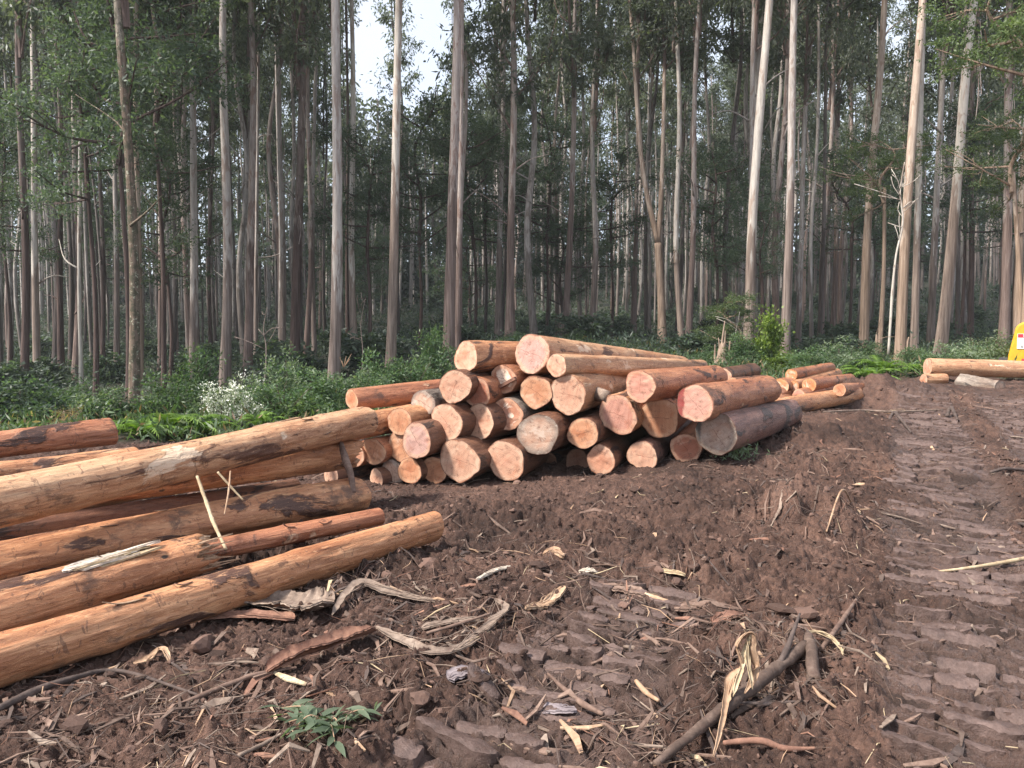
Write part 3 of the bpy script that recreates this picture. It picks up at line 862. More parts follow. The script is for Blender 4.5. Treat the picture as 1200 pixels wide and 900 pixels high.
for (px, py, ry, do, th, L, sl, bk, en, ov, lab) in PL:
    d = face_d(px) + do
    if th < 50 and L > 4: th -= 12
    do *= 0.45
    p0 = W(px, py, d)
    r0 = ry / F * d
    dirv = Vector((math.sin(R(th)), math.cos(R(th)), sl)).normalized()
    r1 = r0 * random.uniform(0.80, 0.92)
    root = make_log(lab, p0, p0 + dirv * L, r0, r1, bk, en, oval=ov * 0.7, lobe=0.025 + 0.02 * random.random(), group=PILE, step=0.06,
                    tilt=random.uniform(-0.06, 0.06))
    if "splinter wedge" in lab:
        mb = MB(); mb.box((0.0, -0.05, -0.03), (0.27, 0.035, 0.06))
        o = link("splinter", mb.mesh("splinter", [ST["redbark"]]), root); o.rotation_euler = (0, 0, R(-28)); o.location = (-0.02, 0.0, 0)
    if "branch stub" in lab:
        P = resample([(-0.20, -0.02, 0.42), (-0.36, -0.03, 0.30)], 5)
        mb = MB(); mb.tube(P, [0.085, 0.08, 0.075, 0.07, 0.066], 16, amp=0.1)
        link("branch_stub", mb.mesh("branch_stub", [ST["greybark"]], True), root)

LAT = "logs lying across the left end of the main pile"
make_log("long reddish log lying crosswise on the pile's left shoulder with a round pale end", W(412, 468, 8.75), W(575, 452, 10.3), 0.123, 0.165, "red", "orange", group=LAT, step=0.05)
make_log("mid brown log lying crosswise under the long reddish one, with orange paint near its end", W(400, 503, 8.2), W(540, 478, 9.6), 0.135, 0.15, "orange", "pale", group=LAT, step=0.05)

# second stack on the right
SEC = "fresh orange logs in the second stack"
SD = [
    (927, 439.7, 7.2, 14.6, 973, 431, 17.8, 6.0, "red", "bright", "topmost log of the small right stack with a pale heart spot"),
    (914.5, 453, 9.6, 14.0, 960, 443, 17.5, 7.5, "red", "bright", "largest round orange log end at the left of the small right stack"),
    (930, 452.5, 6.6, 14.2, 981, 438, 18.0, 6.0, "orange", "bright", "thin log between the two larger round ends of the small right stack"),
    (948, 451, 8.2, 14.0, 996, 445, 17.0, 7.0, "red", "bright", "round orange log end with long red bark, middle of the small right stack"),
    (984, 457, 7.5, 14.0, 1011, 455.5, 15.8, 7.0, "red", "orange", "short log at the right tip of the small right stack beside the mud mound"),
    (916, 477, 11.5, 12.8, 1003, 462, 15.0, 9.0, "orange", "orange", "muddy scraped log along the front foot of the small right stack"),
    (936, 464, 8.0, 13.6, 972, 456, 15.3, 7.0, "red", "pink", "pink barked log behind the muddy scraped log of the right stack"),
    (908, 462, 8.0, 13.6, 950, 455, 16.5, 7.0, "red", "orange", "low orange log end under the largest end of the small right stack"),
    (902, 470, 8.0, 13.0, 940, 464, 15.5, 7.0, "red", "pink", "low log wedged between the thick main pile logs and the small right stack"),
]
for (x0, y0, ra, d0, x1, y1, d1, rb, bk, en, lab) in SD:
    make_log(lab, W(x0, y0, d0), W(x1, y1, d1), ra / F * d0, rb / F * d1, bk, en, group=SEC, step=0.09, seg=32, oval=0.03)
MID = "dark logs behind the main pile"
SM = [
    (848, 440.5, 9.3, 13.2, 884, 434, 16.3, 8.0, "dark", "pale", "dark barked log with yellow end standing clear behind the main pile"),
    (858, 449, 7.0, 13.0, 893, 445, 15.6, 5.8, "dark", "orange", "thinner brown log lying just below the dark yellow ended one"),
    (880, 452, 6.5, 12.9, 905, 450, 15.0, 5.8, "red", "orange", "short reddish log behind the red streaked log's far end"),
]
for (x0, y0, ra, d0, x1, y1, d1, rb, bk, en, lab) in SM:
    make_log(lab, W(x0, y0, d0), W(x1, y1, d1), ra / F * d0, rb / F * d1, bk, en, group=MID, step=0.09, seg=32)

# far right: long log by the excavator, its support block and the hollow piece
make_log("long freshly peeled log lying level in front of the yellow excavator", W(1087, 430, 18.0), W(1330, 437, 18.3), 0.195, 0.20, "pale", "pale", step=0.08, seg=36)
p = G(1102, 450)
make_log("short sawn block under the left end of the long peeled log", Vector((p.x - 0.27, 17.6, p.z + 0.10)), Vector((p.x + 0.28, 17.7, p.z + 0.11)), 0.13, 0.13, "pale", "pale", step=0.05, seg=28, name="wood_block", cat="wood block")
p = W(1172, 454, 16.5)
make_log("grey rotten log chunk with a hollow yellowish end lying before the long peeled log", p, p + Vector((-0.32, 0.85, 0.03)), 0.15, 0.23, "grey", "weather", step=0.04, seg=32, rough=0.05, name="log_chunk")

# foreground logs at left
FG = "peeled logs lying at the left foreground"
def fg(lab, a, b, da, db, ra, rb, bark, end="orange", ext=1.6, **kw):
    pa = W(a[0], a[1], da); pb = W(b[0], b[1], db)
    dirv = (pb - pa).normalized()
    p0 = pa - dirv * ext
    p1 = pb
    # near (off-frame) end is p0; visible end is p1 -> build from visible end so that it is the sawn end
    return make_log(lab, p1, p0, rb, ra + (ra - rb) * ext / max((pb - pa).length, 0.1), bark, end, group=FG, step=0.022, seg=96, rough=0.03, bend=random.uniform(-0.04, 0.04), **kw)


fg("nearest long peeled orange log with brown scorched patches, lying on the mud", (0, 773), (509, 616), 3.52, 5.72, 0.118, 0.108, "orange", "orange")
g2 = fg("thick short log with a splintered ragged end and torn pale strip on top", (0, 716), (226, 652), 3.98, 4.85, 0.142, 0.122, "orange", "orange", ext=1.2, jag=0.10)
fg("smooth red brown log with black knot, its rounded end beneath the upright broken branch", (0, 660), (420, 579), 4.62, 6.95, 0.128, 0.158, "orange", "red")
fg("thin reddish log between the smooth red one and the nearest log", (30, 690), (446, 605), 4.5, 6.05, 0.072, 0.066, "red", "orange", ext=0.5)
fg("uppermost long log resting high across the foreground heap, with scraped white patches", (0, 588), (428, 493), 4.45, 7.45, 0.150, 0.150, "pale", "pale")
fg("log with broken fibrous end directly under the uppermost long log", (0, 590), (408, 531), 5.05, 7.35, 0.125, 0.142, "orange", "orange", jag=0.07)
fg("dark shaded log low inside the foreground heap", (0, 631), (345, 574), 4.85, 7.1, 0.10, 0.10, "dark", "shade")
fg("orange log at the back of the foreground heap below the rearmost one", (0, 556), (158, 539), 5.9, 6.7, 0.115, 0.118, "orange", "orange")
fg("rearmost foreground log with black scorch mark and rounded red end, before the ferns", (0, 523), (130, 506), 6.6, 7.35, 0.118, 0.135, "red", "red")
# torn pale strip on the splintered log
def ribbon(name, lab, cat, path, width, thick, mat, curl=0.0, twist=0.0, n=36, seed=0, group=None, parent=None, ragged=0.12, cross=9, fib=14):
    P = resample([tuple(q) for q in path], n)
    n = len(P)
    T, U, Vv = frames(P)
    rg = np.random.default_rng(seed + 500)
    # keep the ribbon roughly flat: across = horizontal
    A = np.cross(T, np.array([0, 0, 1.0])); A /= np.linalg.norm(A, axis=1)[:, None] + 1e-9
    B = np.cross(A, T)
    tw = twist * np.linspace(-0.5, 0.5, n) + 0.15 * vn2(np.linspace(0, 3, n), np.zeros(n) + seed, seed)
    A, B = A * np.cos(tw)[:, None] + B * np.sin(tw)[:, None], B * np.cos(tw)[:, None] - A * np.sin(tw)[:, None]
    s = np.linspace(0, 1, n)
    wv = np.broadcast_to(np.asarray(width, float), (n,)) if np.ndim(width) == 0 else np.interp(s, np.linspace(0, 1, len(width)), width)
    wv = wv * (1 + ragged * vn2(s * 9, np.zeros(n), seed + 2))
    endt = np.minimum(1, np.minimum(s, 1 - s) / 0.06 + 0.25)
    wv = wv * endt
    u = np.linspace(-1, 1, cross)
    el = 1 + 0.12 * vn2(s * 9 + 3, np.zeros(n), seed + 11) + 0.22 * vn2(s * 70, np.zeros(n), seed + 12); er = 1 + 0.12 * vn2(s * 8 + 9, np.zeros(n), seed + 13) + 0.22 * vn2(s * 66, np.zeros(n), seed + 14)
    uu = np.where(u[None, :] < 0, u[None, :] * el[:, None], u[None, :] * er[:, None])
    off = A[:, None, :] * (uu[..., None] * wv[:, None, None] * 0.5)
    lift = curl * (u ** 2)[None, :] * wv[:, None] * 0.5 + 0.05 * wv[:, None] * vn2(s[:, None] * 4 + u[None, :], u[None, :] * 6 + s[:, None] * 0, seed + 3)
    top = P[:, None, :] + off + B[:, None, :] * lift[..., None]
    bot = top - B[:, None, :] * thick
    V = np.vstack([top.reshape(-1, 3), bot.reshape(-1, 3)])
    i = np.arange(n - 1)[:, None] * cross; j = np.arange(cross - 1)[None, :]
    q = np.stack([i + j, i + j + 1, i + cross + j + 1, i + cross + j], -1).reshape(-1, 4)
    o = n * cross
    Qs = [q, q[:, ::-1] + o]
    for jj in (0, cross - 1):
        k = np.arange(n - 1) * cross + jj
        e = np.stack([k, k + cross, k + cross + o, k + o], -1)
        Qs.append(e if jj else e[:, ::-1])
    for k0 in (0, (n - 1) * cross):
        k = k0 + np.arange(cross - 1)
        e = np.stack([k, k + o, k + 1 + o, k + 1], -1)
        Qs.append(e)
    Qv = [np.vstack(Qs)]
    if name == 'peeled_curl': fib = 3
    if lab and fib:
        # torn fibres hanging on along the edges, one body with the strip
        for q in range(fib):
            i0 = rg.integers(0, max(1, n - 6)); i1 = min(n - 1, i0 + rg.integers(4, max(5, n // 2)))
            sd_ = rg.choice([-1, 1]); o0 = rg.uniform(0.3, 1.0); o1 = o0 + rg.uniform(-0.2, 0.6)
            pa_ = P[i0] + A[i0] * sd_ * wv[i0] * .5 * o0; pb_ = P[i1] + A[i1] * sd_ * wv[i1] * .5 * o1 + B[i1] * 0.004
            pm_ = (pa_ + pb_) / 2 + A[i0] * rg.normal(0, .008) + B[i0] * rg.uniform(0, .012)
            tv, tq, tt = tube(resample([pa_, pm_, pb_], 6), [0.0022, 0.003, 0.0025, 0.0022, 0.002, 0.0018, 0.0012][:len(resample([pa_, pm_, pb_], 6))], 4, cap=False)
            Qv.append(tq + len(V)); V = np.vstack([V, tv])
    c = V.mean(0)
    me = np_mesh(name, V - c, Qv, [mat], None, True)
    ob = link(name, me, parent)
    if parent is not None:
        ob.matrix_parent_inverse = parent.matrix_world.inverted()
    ob.location = c
    if lab: tag(ob, lab, cat, group)
    return ob


def stick(name, lab, cat, path, rad, mat, n=24, seg=10, seed=0, amp=0.18, group=None, parent=None):
    P = resample([tuple(q) for q in path], n)
    r = np.interp(np.linspace(0, 1, len(P)), np.linspace(0, 1, len(rad)), rad) if np.ndim(rad) else np.full(len(P), rad)
    rg = np.random.default_rng(seed)
    V, Q, T = tube(P, r, seg, amp=amp, freq=0.55 / max(r.max(), 0.004), seed=seed)
    c = V.mean(0)
    ob = link(name, np_mesh(name, V - c, [Q, T], [mat], None, True), parent)
    if parent is not None:
        ob.matrix_parent_inverse = parent.matrix_world.inverted()
    ob.location = c
    if lab: tag(ob, lab, cat, group)
    return ob


bpy.context.view_layer.update()
for k in range(20):
    f0 = random.uniform(0, 0.45); f1 = random.uniform(0.6, 1.0); dd_ = (k - 10) * 0.008
    a = W(70 + 125 * f0, 668 - 33 * f0, 4.22 + 0.5 * f0 + dd_); b = W(70 + 125 * f1, 668 - 33 * f1, 4.22 + 0.5 * f1 + dd_)
    dz = Vector((0, 0, 0.008 - 0.16 * (dd_ / 0.07) ** 2 * 0.2))
    ribbon("torn_splinter", None, None, [a + dz, (a + b) / 2 + dz + Vector((0, 0, 0.006)), b + dz + Vector((0, 0, 0.02 * random.random()))], 0.04, 0.010, ST["white"] if k % 3 else ST["straw"], 0.1, 0.5, 14, 20 + k, parent=g2)
for k in range(16):
    a = math.tau * k / 16
    c = W(226, 652, 4.85)
    q0 = c + Vector((math.cos(a) * 0.085, -0.06, math.sin(a) * 0.10)); q1 = q0 + Vector((0.10 + 0.09 * random.random(), 0.12 + 0.05 * random.random(), random.uniform(-0.02, 0.03)))
    ribbon("torn_splinter", None, None, [q0 - Vector((0.08, 0.1, 0)), q0, q1], [0.03, 0.025, 0.006], 0.006, ST["tan"], 0.2, 0.5, 10, 60 + k, parent=g2)

for o in [q for q in list(COL.objects) if q.get("group") == FG]:
    if "dark shaded" in o["label"]: continue
    M = o.matrix_world.copy(); rgf = np.random.default_rng(len(o["label"]))
    body = [c_ for c_ in o.children if c_.name.startswith("bark")][0]
    co = np.empty(len(body.data.vertices) * 3, np.float32); body.data.vertices.foreach_get("co", co); co = co.reshape(-1, 3)
    for k in range(7):
        vi = rgf.integers(96 * 3, len(co) - 96 * 30); p_ = co[vi]
        if (M @ Vector(p_.tolist())).z < M.translation.z - 0.02: continue
        rad_ = np.array([p_[0], p_[1], 0]); rad_ /= np.linalg.norm(rad_)
        tang = np.array([-rad_[1], rad_[0], 0]); L_ = rgf.uniform(0.05, 0.22)
        q0 = p_ + rad_ * 0.004; q1 = q0 + np.array([0, 0, L_ * .6]) + rad_ * 0.004 + tang * rgf.normal(0, .01); q2 = q0 + np.array([0, 0, L_]) + rad_ * rgf.uniform(0.01, 0.05) + tang * rgf.normal(0, .02)
        pts_ = [M @ Vector(q_.tolist()) for q_ in (q0, q1, q2)]
        ribbon("bark_flake", None, None, pts_, [rgf.uniform(0.01, 0.03), 0.018, 0.004], 0.004, ST[["tan", "brown", "redbark"][k % 3]], 0.3, 0.4, 10, 90 + k, parent=o)
# orange paint mark on the log behind
# ------------------------------------------------------------------ sticks leaning on the foreground heap
stick("broken_pole", "thin straw coloured pole leaning down across the foreground logs", "stick", [W(231, 558, 5.3), W(243, 592, 5.2), W(250, 612, 5.1), W(265, 644, 4.95)], [0.010, 0.013, 0.012, 0.010], ST["straw"], seed=1)
stick("broken_branch", "thin upright splinter stick between the leaning pole and the dark knot", "stick", [W(270, 552, 5.5), W(268, 575, 5.4), W(263, 603, 5.25)], [0.006, 0.007, 0.004], ST["tan"], seed=2)
stick("broken_branch", "short pale stick slanting right below the uppermost log", "stick", [W(255, 553, 5.5), W(270, 570, 5.5), W(285, 586, 5.5)], [0.008, 0.009, 0.006], ST["straw"], seed=3)
br = stick("broken_branch", "upright broken brown branch hanging over the red log's rounded end", "branch", [W(399, 517, 7.1), W(404, 535, 6.95), W(411, 556, 6.8), W(414, 578, 6.72)], [0.022, 0.036, 0.033, 0.026], ST["brown"], seed=4)
for k, (dx, dy) in enumerate(((-9, -22), (6, -25), (14, -18), (-4, -14), (18, -30))):
    stick("twig", None, None, [W(402, 528, 7.05), W(402 + dx * 0.5, 528 + dy * 0.5, 7.02), W(402 + dx, 528 + dy, 7.0)], [0.009, 0.007, 0.003], ST["tan"], 8, 6, 30 + k, parent=br)
ribbon("wood_slab", "thin splintered slab lying behind the uppermost long log near the shrubs", "slab", [W(296, 503, 8.0), W(325, 496, 8.2), W(352, 489, 8.4)], 0.10, 0.04, ST["tan"], 0.2, 0.2, 20, 9)
# ------------------------------------------------------------------ bark strips and sticks on the mud
def gp(*pts, lift=0.012):
    return [G(a[0], a[1], (a[2] if len(a) > 2 else lift)) for a in pts]


ribbon("bark_slab", "broad grey bark slab lying in front of the nearest log", "bark strip", gp((281, 711, .05), (330, 716, .05), (362, 719, .045), (391, 719, .06)), [0.138, 0.235, 0.276, 0.276], 0.012, ST["greybark"], 0.35, 0.3, 40, 1)
ribbon("bark_strip", "narrow reddish bark strip beside the broad grey slab", "bark strip", gp((238, 726, .03), (290, 727, .035), (345, 729, .03)), [0.06, 0.09, 0.1], 0.012, ST["redbark"], 0.3, 0.2, 30, 2)
ribbon("bark_strip", "bent grey bark strip arching right from the broad slab's end", "bark strip", gp((389, 726, .03), (405, 715, .06), (424, 704, .075), (455, 708, .05), (490, 713, .03), (516, 717, .02)), [0.026, 0.046, 0.066, 0.066, 0.046, 0.026], 0.008, ST["greybark"], 0.2, 0.4, 48, 3)
ribbon("bark_trough", "long red brown bark trough lying on edge in the foreground mud", "bark strip", gp((312, 793, .045), (350, 781, .06), (400, 765, .065), (440, 753, .05)), [0.051, 0.102, 0.098, 0.076], 0.010, ST["redbark"], 0.9, 0.4, 44, 4)
ribbon("bark_strip", "twisted fibrous bark strand looping right of the red bark trough", "bark strip", gp((441, 751, .05), (475, 765, .04), (511, 776, .03), (550, 762, .045), (580, 742, .05), (593, 732, .04), (580, 720, .03)), [0.036, 0.054, 0.072, 0.066, 0.06, 0.036, 0.024], 0.008, ST["greybark"], 0.2, 0.5, 60, 5)
ribbon("bark_strip", "straight greyish strand inside the loop of fibrous bark", "bark strip", gp((494, 747, .03), (530, 746, .035), (567, 743, .035)), 0.046, 0.008, ST["greybark"], 0.4, 0.3, 26, 6)
stick("fallen_stick", "thin brown stick lying along the loop of fibrous bark", "stick", gp((500, 756, .03), (540, 750, .04), (575, 739, .05)), [0.008, 0.009, 0.006], ST["brown"], seed=8)
ribbon("bark_plate", "lilac grey bark plate alone in the mud above the leafy sprig", "bark strip", gp((525, 808, .02), (548, 802, .03), (574, 796, .02)), [0.07, 0.084, 0.063], 0.012, ST["lilac"], 0.2, 0.2, 24, 7)
stick("fallen_branch", "dark rooty stick curving through the mud at the lower left corner", "branch", gp((-4, 838, .03), (40, 815, .035), (80, 800, .03), (140, 785, .02), (235, 815, .02)), [0.016, 0.018, 0.014, 0.010, 0.006], ST["char"], 40, seed=9)
stick("fallen_branch", "crooked dark branch half sunk left of the red bark trough", "branch", gp((205, 828, .015), (260, 808, .025), (300, 795, .025), (330, 788, .02)), [0.010, 0.013, 0.012, 0.008], ST["brown"], 30, seed=10)
stick("fallen_stick", "pale twig lying at the bottom left beside the leafy sprig", "stick", gp((280, 900, .02), (310, 882, .025), (330, 873, .02)), [0.008, 0.009, 0.006], ST["greybark"], seed=11)
ribbon("peeled_curl", "small orange peeled curl under the nearest log's left half", "bark strip", gp((156, 776, .02), (176, 772, .03), (190, 768, .05), (199, 776, .02)), [0.017, 0.042, 0.042, 0.017], 0.006, ST["tan"], 0.6, 1.2, 22, 12)
stick("fallen_branch", "thick muddy branch lying diagonally in the lower right foreground", "branch", gp((768, 905, .02), (850, 847, .05), (943, 783, .05)), [0.014, 0.020, 0.027, 0.030, 0.026], ST["root"], 60, 16, seed=13, amp=0.22)
stick("branch_stump", "stubby upright grey brown root piece at the thick branch's right end", "wood piece", gp((953, 812, .0), (950, 788, .07), (946, 768, .10)), [0.034, 0.032, 0.016], ST["root"], 20, 12, seed=14, amp=0.3)
stick("fallen_stick", "dark pointed stick crossing the thick branch's right end", "stick", gp((905, 808, .06), (922, 792, .12), (936, 764, .20)), [0.014, 0.014, 0.006], ST["char"], seed=15)
cl = ribbon("peeled_curl", "tall curled pale wood peel standing on the thick foreground branch", "bark strip",
            [G(836, 893, .02), G(845, 868, .06), G(851, 846, .10), G(856, 838, .16), G(868, 836, .21), G(866, 838, .27), G(862, 838, .33), G(868, 838, .38), G(877, 838, .40), G(879, 838, .32), G(884, 838, .20), G(872, 846, .14)],
            [0.012, 0.02, 0.03, 0.035, 0.03, 0.028, 0.03, 0.035, 0.045, 0.045, 0.035, 0.015], 0.005, ST["tan"], 0.4, 1.6, 84, 16, ragged=0.15)
ribbon("peeled_curl", "second thin pale peel rising beside the tall curl", "bark strip", [G(858, 846, .13), G(868, 840, .22), G(871, 838, .32), G(878, 838, .40), G(874, 838, .30), G(881, 846, .16)], [0.012, 0.02, 0.022, 0.025, 0.022, 0.01], 0.004, ST["straw"], 0.4, 1.0, 40, 17)
stick("fallen_stick", "orange tipped black stick lying at the bottom right edge", "stick", gp((847, 877, .03), (890, 880, .035), (920, 881, .03), (956, 880, .02)), [0.010, 0.014, 0.012, 0.006], ST["redbark"], seed=18)
ribbon("wood_plank", "tan split plank slanting in the mud before the middle of the pile", "wood piece", gp((616, 728, .025), (640, 714, .03), (661, 702, .025)), [0.034, 0.067, 0.056], 0.014, ST["tan"], 0.1, 0.2, 22, 19)
ribbon("wood_plank", "brown bark slat lying level right of the tan split plank", "wood piece", gp((703, 696, .025), (735, 700, .03), (758, 706, .025)), [0.054, 0.108, 0.09], 0.014, ST["brown"], 0.2, 0.2, 22, 20)
stick("fallen_stick", "short pale stick at the right tip of the brown bark slat", "stick", gp((756, 705, .03), (770, 708, .03), (783, 711, .025)), [0.012, 0.015, 0.008], ST["tan"], seed=21)
ribbon("wood_chip", "white wood sliver in the mud above the brown bark slat", "wood piece", gp((678, 677, .02), (690, 680, .03), (701, 680, .02)), [0.022, 0.045, 0.022], 0.01, ST["white"], 0.2, 0.3, 14, 22)
ribbon("wood_chip", "straw coloured split sliver right of the white wood sliver", "wood piece", gp((769, 679, .02), (785, 684, .03), (803, 688, .02)), [0.03, 0.06, 0.045], 0.012, ST["straw"], 0.2, 0.3, 16, 23)
ribbon("wood_chip", "white sliver lying alone on the mud between pile and plank", "wood piece", gp((558, 684, .015), (578, 678, .025), (598, 672, .015)), [0.019, 0.038, 0.029], 0.01, ST["white"], 0.2, 0.2, 16, 24)
ribbon("wood_chip", "pale chip with an orange splinter standing up near the pile's front", "wood piece", gp((636, 655, .02), (648, 656, .05), (661, 660, .02)), [0.045, 0.09, 0.045], 0.02, ST["tan"], 0.2, 0.6, 16, 25)
st = stick("fallen_branch", "forked twig lying in the mud left of the thick branch", "branch", gp((642, 790, .05), (665, 812, .04), (685, 826, .03), (707, 837, .02)), [0.006, 0.012, 0.014, 0.010], ST["brown"], seed=26)
stick("twig", None, None, gp((688, 826, .03), (700, 812, .05), (717, 793, .08)), [0.008, 0.007, 0.004], ST["brown"], 10, 6, 27, parent=st)
stick("twig", None, None, gp((668, 812, .03), (662, 800, .06), (668, 792, .07)), [0.012, 0.010, 0.005], ST["tan"], 10, 6, 28, parent=st)
ribbon("bark_plate", "grey white bark flake under the forked twig", "bark strip", gp((636, 826, .015), (655, 832, .02), (676, 832, .02)), [0.06, 0.09, 0.06], 0.01, ST["lilac"], 0.2, 0.3, 18, 29)
stick("fallen_stick", "small tan peg standing slanted between forked twig and tall curl", "stick", gp((745, 803, .06), (758, 812, .035), (772, 821, .015)), [0.010, 0.012, 0.008], ST["tan"], seed=30)
stick("fallen_stick", "long straw coloured stick lying over the track marks at the right edge", "stick", gp((1088, 668, .03), (1130, 667, .035), (1177, 663, .04), (1230, 655, .05)), [0.006, 0.010, 0.014, 0.018], ST["straw"], 36, seed=31)
ribbon("wood_wedge", "pale fresh wedge of cut wood lying in front of the small right stack", "wood piece", [W(954, 491, 12.2), W(966, 493, 12.1), W(980, 495, 12.0), W(993, 498, 11.95)], [0.05, 0.16, 0.17, 0.06], 0.06, ST["straw"], 0.1, 0.3, 18, 32)
stick("fallen_pole", "long thin pole lying level on the mud right of the small stack", "stick", [G(965, 485, .05), G(1010, 482, .07), G(1050, 483, .06), G(1105, 480, .05)], [0.012, 0.018, 0.018, 0.010], ST["greybark"], 30, seed=33)
stick("fallen_branch", "dark forked branch poking up on the mud right of the pale wedge", "branch", [G(1042, 500, .02), G(1047, 498, .12), G(1052, 500, .10), G(1068, 508, .02)], [0.02, 0.025, 0.025, 0.014], ST["char"], 24, seed=34)
stick("fallen_branch", "short black branch standing beside the long level pole", "branch", [G(1110, 487, .03), G(1114, 484, .16), G(1122, 492, .03)], [0.03, 0.035, 0.02], ST["char"], 20, seed=35)
stick("fallen_stick", "black stick lying across the track marks at the far right", "stick", gp((1160, 562, .03), (1180, 559, .04), (1215, 556, .03)), [0.014, 0.020, 0.016], ST["char"], 20, seed=36)
stick("fallen_stick", "dark twig in the mound right of the pile's foot", "stick", [G(1000, 610, .03), G(985, 622, .1), G(968, 640, .02)], [0.006, 0.008, 0.006], ST["tan"], 16, seed=37)
ribbon("bark_plate", "flat muddy bark plate between the mound and the forked twig", "bark strip", gp((790, 716, .02), (830, 717, .03), (874, 716, .02)), [0.066, 0.11, 0.066], 0.015, ST["brown"], 0.2, 0.2, 24, 38)
ribbon("bark_strip", "orange flecked bark scrap lying right of the flat muddy plate's lower side", "bark strip", gp((835, 742, .02), (855, 736, .03), (880, 732, .02)), [0.054, 0.108, 0.072], 0.012, ST["redbark"], 0.3, 0.4, 20, 39)
stick("fallen_stick", "dark angled stick leaning behind the stubby root piece", "stick", gp((962, 770, .03), (985, 742, .06), (1004, 712, .05)), [0.012, 0.014, 0.008], ST["brown"], seed=40)
ribbon("bark_strip", "small straw fringe lying right of the stubby root piece", "bark strip", gp((948, 764, .09), (965, 762, .09), (982, 768, .05), (988, 778, .02)), [0.01, 0.022, 0.02, 0.008], 0.005, ST["straw"], 0.5, 0.8, 24, 41)

# ------------------------------------------------------------------ leafy sprig on the mud
sp0 = G(385, 866)
sprig = thing("leafy_sprig", "cut eucalypt sprig with grey green leaves lying in the foreground mud", "sprig", sp0)
mb = MB(); rgl = np.random.default_rng(5)
stems = []
for k in range(11):
    a = rgl.uniform(0, 6.28); L = rgl.uniform(0.10, 0.23)
    q = [np.array([0, 0, 0.02]), np.array([math.cos(a) * L * .5, math.sin(a) * L * .5 * 0.9, 0.05 + rgl.uniform(0, .03)]), np.array([math.cos(a) * L, math.sin(a) * L * .9, 0.03 + rgl.uniform(0, .03)])]
    P = resample(q, 10); stems.append(P)
    mb.tube(P, np.linspace(0.0035, 0.0015, len(P)), 5)
o = link("stem", mb.mesh("stem", [ST["tan"]], True), sprig)
V = []; Qs = []; n0 = 0
for P in stems:
    for k in range(8):
        b = P[rgl.integers(2, len(P))]
        a = rgl.uniform(0, 6.28); d = np.array([math.cos(a), math.sin(a), rgl.uniform(-0.1, 0.55)]); d /= np.linalg.norm(d)
        L = rgl.uniform(0.065, 0.115); w = L * 0.25
        s = np.cross(d, rgl.normal(size=3) * 0.5 + np.array([0, 0, 1.0])); s /= np.linalg.norm(s)
        nrm = np.cross(s, d)
        prof = [(0, 0.05), (0.2, 0.75), (0.45, 1), (0.7, 0.7), (1, 0.02)]
        vv = []
        for (u, ww) in prof:
            c = b + d * L * u - np.array([0, 0, 1]) * 0.25 * L * u * u
            vv += [c + s * w * ww * .5 + nrm * w * .12 * ww, c, c - s * w * ww * .5 + nrm * w * .12 * ww]
        V += vv
        for i in range(4):
            for j in range(2):
                e = n0 + i * 3 + j
                Qs.append([e, e + 1, e + 4, e + 3])
        n0 += 15
V = np.array(V); V[:, 2] = np.maximum(V[:, 2], 0.004)
link("leaves", np_mesh("leaves", V, [np.array(Qs)], [LEAF["cut"]], None, True), sprig)
# small sprig at the pile's right foot
sp1 = G(862, 537)
sprig2 = thing("leafy_sprig", "small grey green leafy tuft against the black stained thick log end", "sprig", (sp1.x, sp1.y, sp1.z))
n = 260
P = rgl.normal(size=(n, 3)) * np.array([0.13, 0.07, 0.05]) + np.array([0, 0, 0.07]); P[:, 2] = np.abs(P[:, 2])
Vv, Qq = leaf_quads(P, rgl.normal(size=(n, 3)) + np.array([0, 0, 0.4]), rgl.uniform(0.05, 0.09, n), 0.018, rgl)
link("leaves", np_mesh("leaves", Vv, [Qq], [LEAF["cut"]]), sprig2)

# ------------------------------------------------------------------ litter and clods (uncountable)
def scatter_xy(n, seed):
    rg = np.random.default_rng(seed)
    d = 2.3 + (rg.random(n) ** 1.25) * 13
    x = (rg.random(n) * 2 - 1) * (d * 0.74 + 0.4)
    return x, d, rg


MB_ = MB()
x, y, rg = scatter_xy(10000, 21)
keep = (mudmask(x, y) > 0.5) & (fbm2(x * 0.9, y * 0.9, 90, 3) + rg.normal(size=len(x)) * 0.25 > -0.12)
x, y = x[keep], y[keep]; n0_ = len(x)
TANG = [(1.15, 3.3, .22, 420), (0.95, 4.1, .30, 320), (-0.25, 4.05, .30, 380), (0.7, 4.7, .35, 260), (1.35, 3.8, .22, 260), (-1.75, 3.1, .35, 420), (-1.0, 3.0, .3, 260), (-0.9, 4.6, .3, 300), (2.3, 6.0, .4, 260), (0.1, 5.4, .5, 260), (0.5, 2.95, .2, 220), (3.0, 8.6, .5, 240), (-0.2, 3.4, .3, 220)]
for (tx_, ty_, ts_, tn_) in TANG:
    tn_ = int(tn_ * 0.6)
    x = np.r_[x, tx_ + rg.normal(0, ts_, tn_)]; y = np.r_[y, ty_ + rg.normal(0, ts_ * .75, tn_)]
n = len(x)
z = height(x, y)
cat_ = rg.random(n)
LL = np.where(cat_ < 0.80, rg.uniform(0.03, 0.11, n), rg.uniform(0.10, 0.30, n)) * (0.8 + 0.05 * y)
WW = np.where(cat_ < 0.22, rg.uniform(0.008, 0.03, n), rg.uniform(0.002, 0.005, n)); WW = np.where(cat_ > 0.93, rg.uniform(0.012, 0.035, n), WW)
a = rg.normal(0.5, 0.9, n) + (rg.random(n) > 0.6) * 1.6
a[n0_:] = rg.uniform(0, 3.14, n - n0_); LL[n0_:] = rg.uniform(0.05, 0.26, n - n0_)
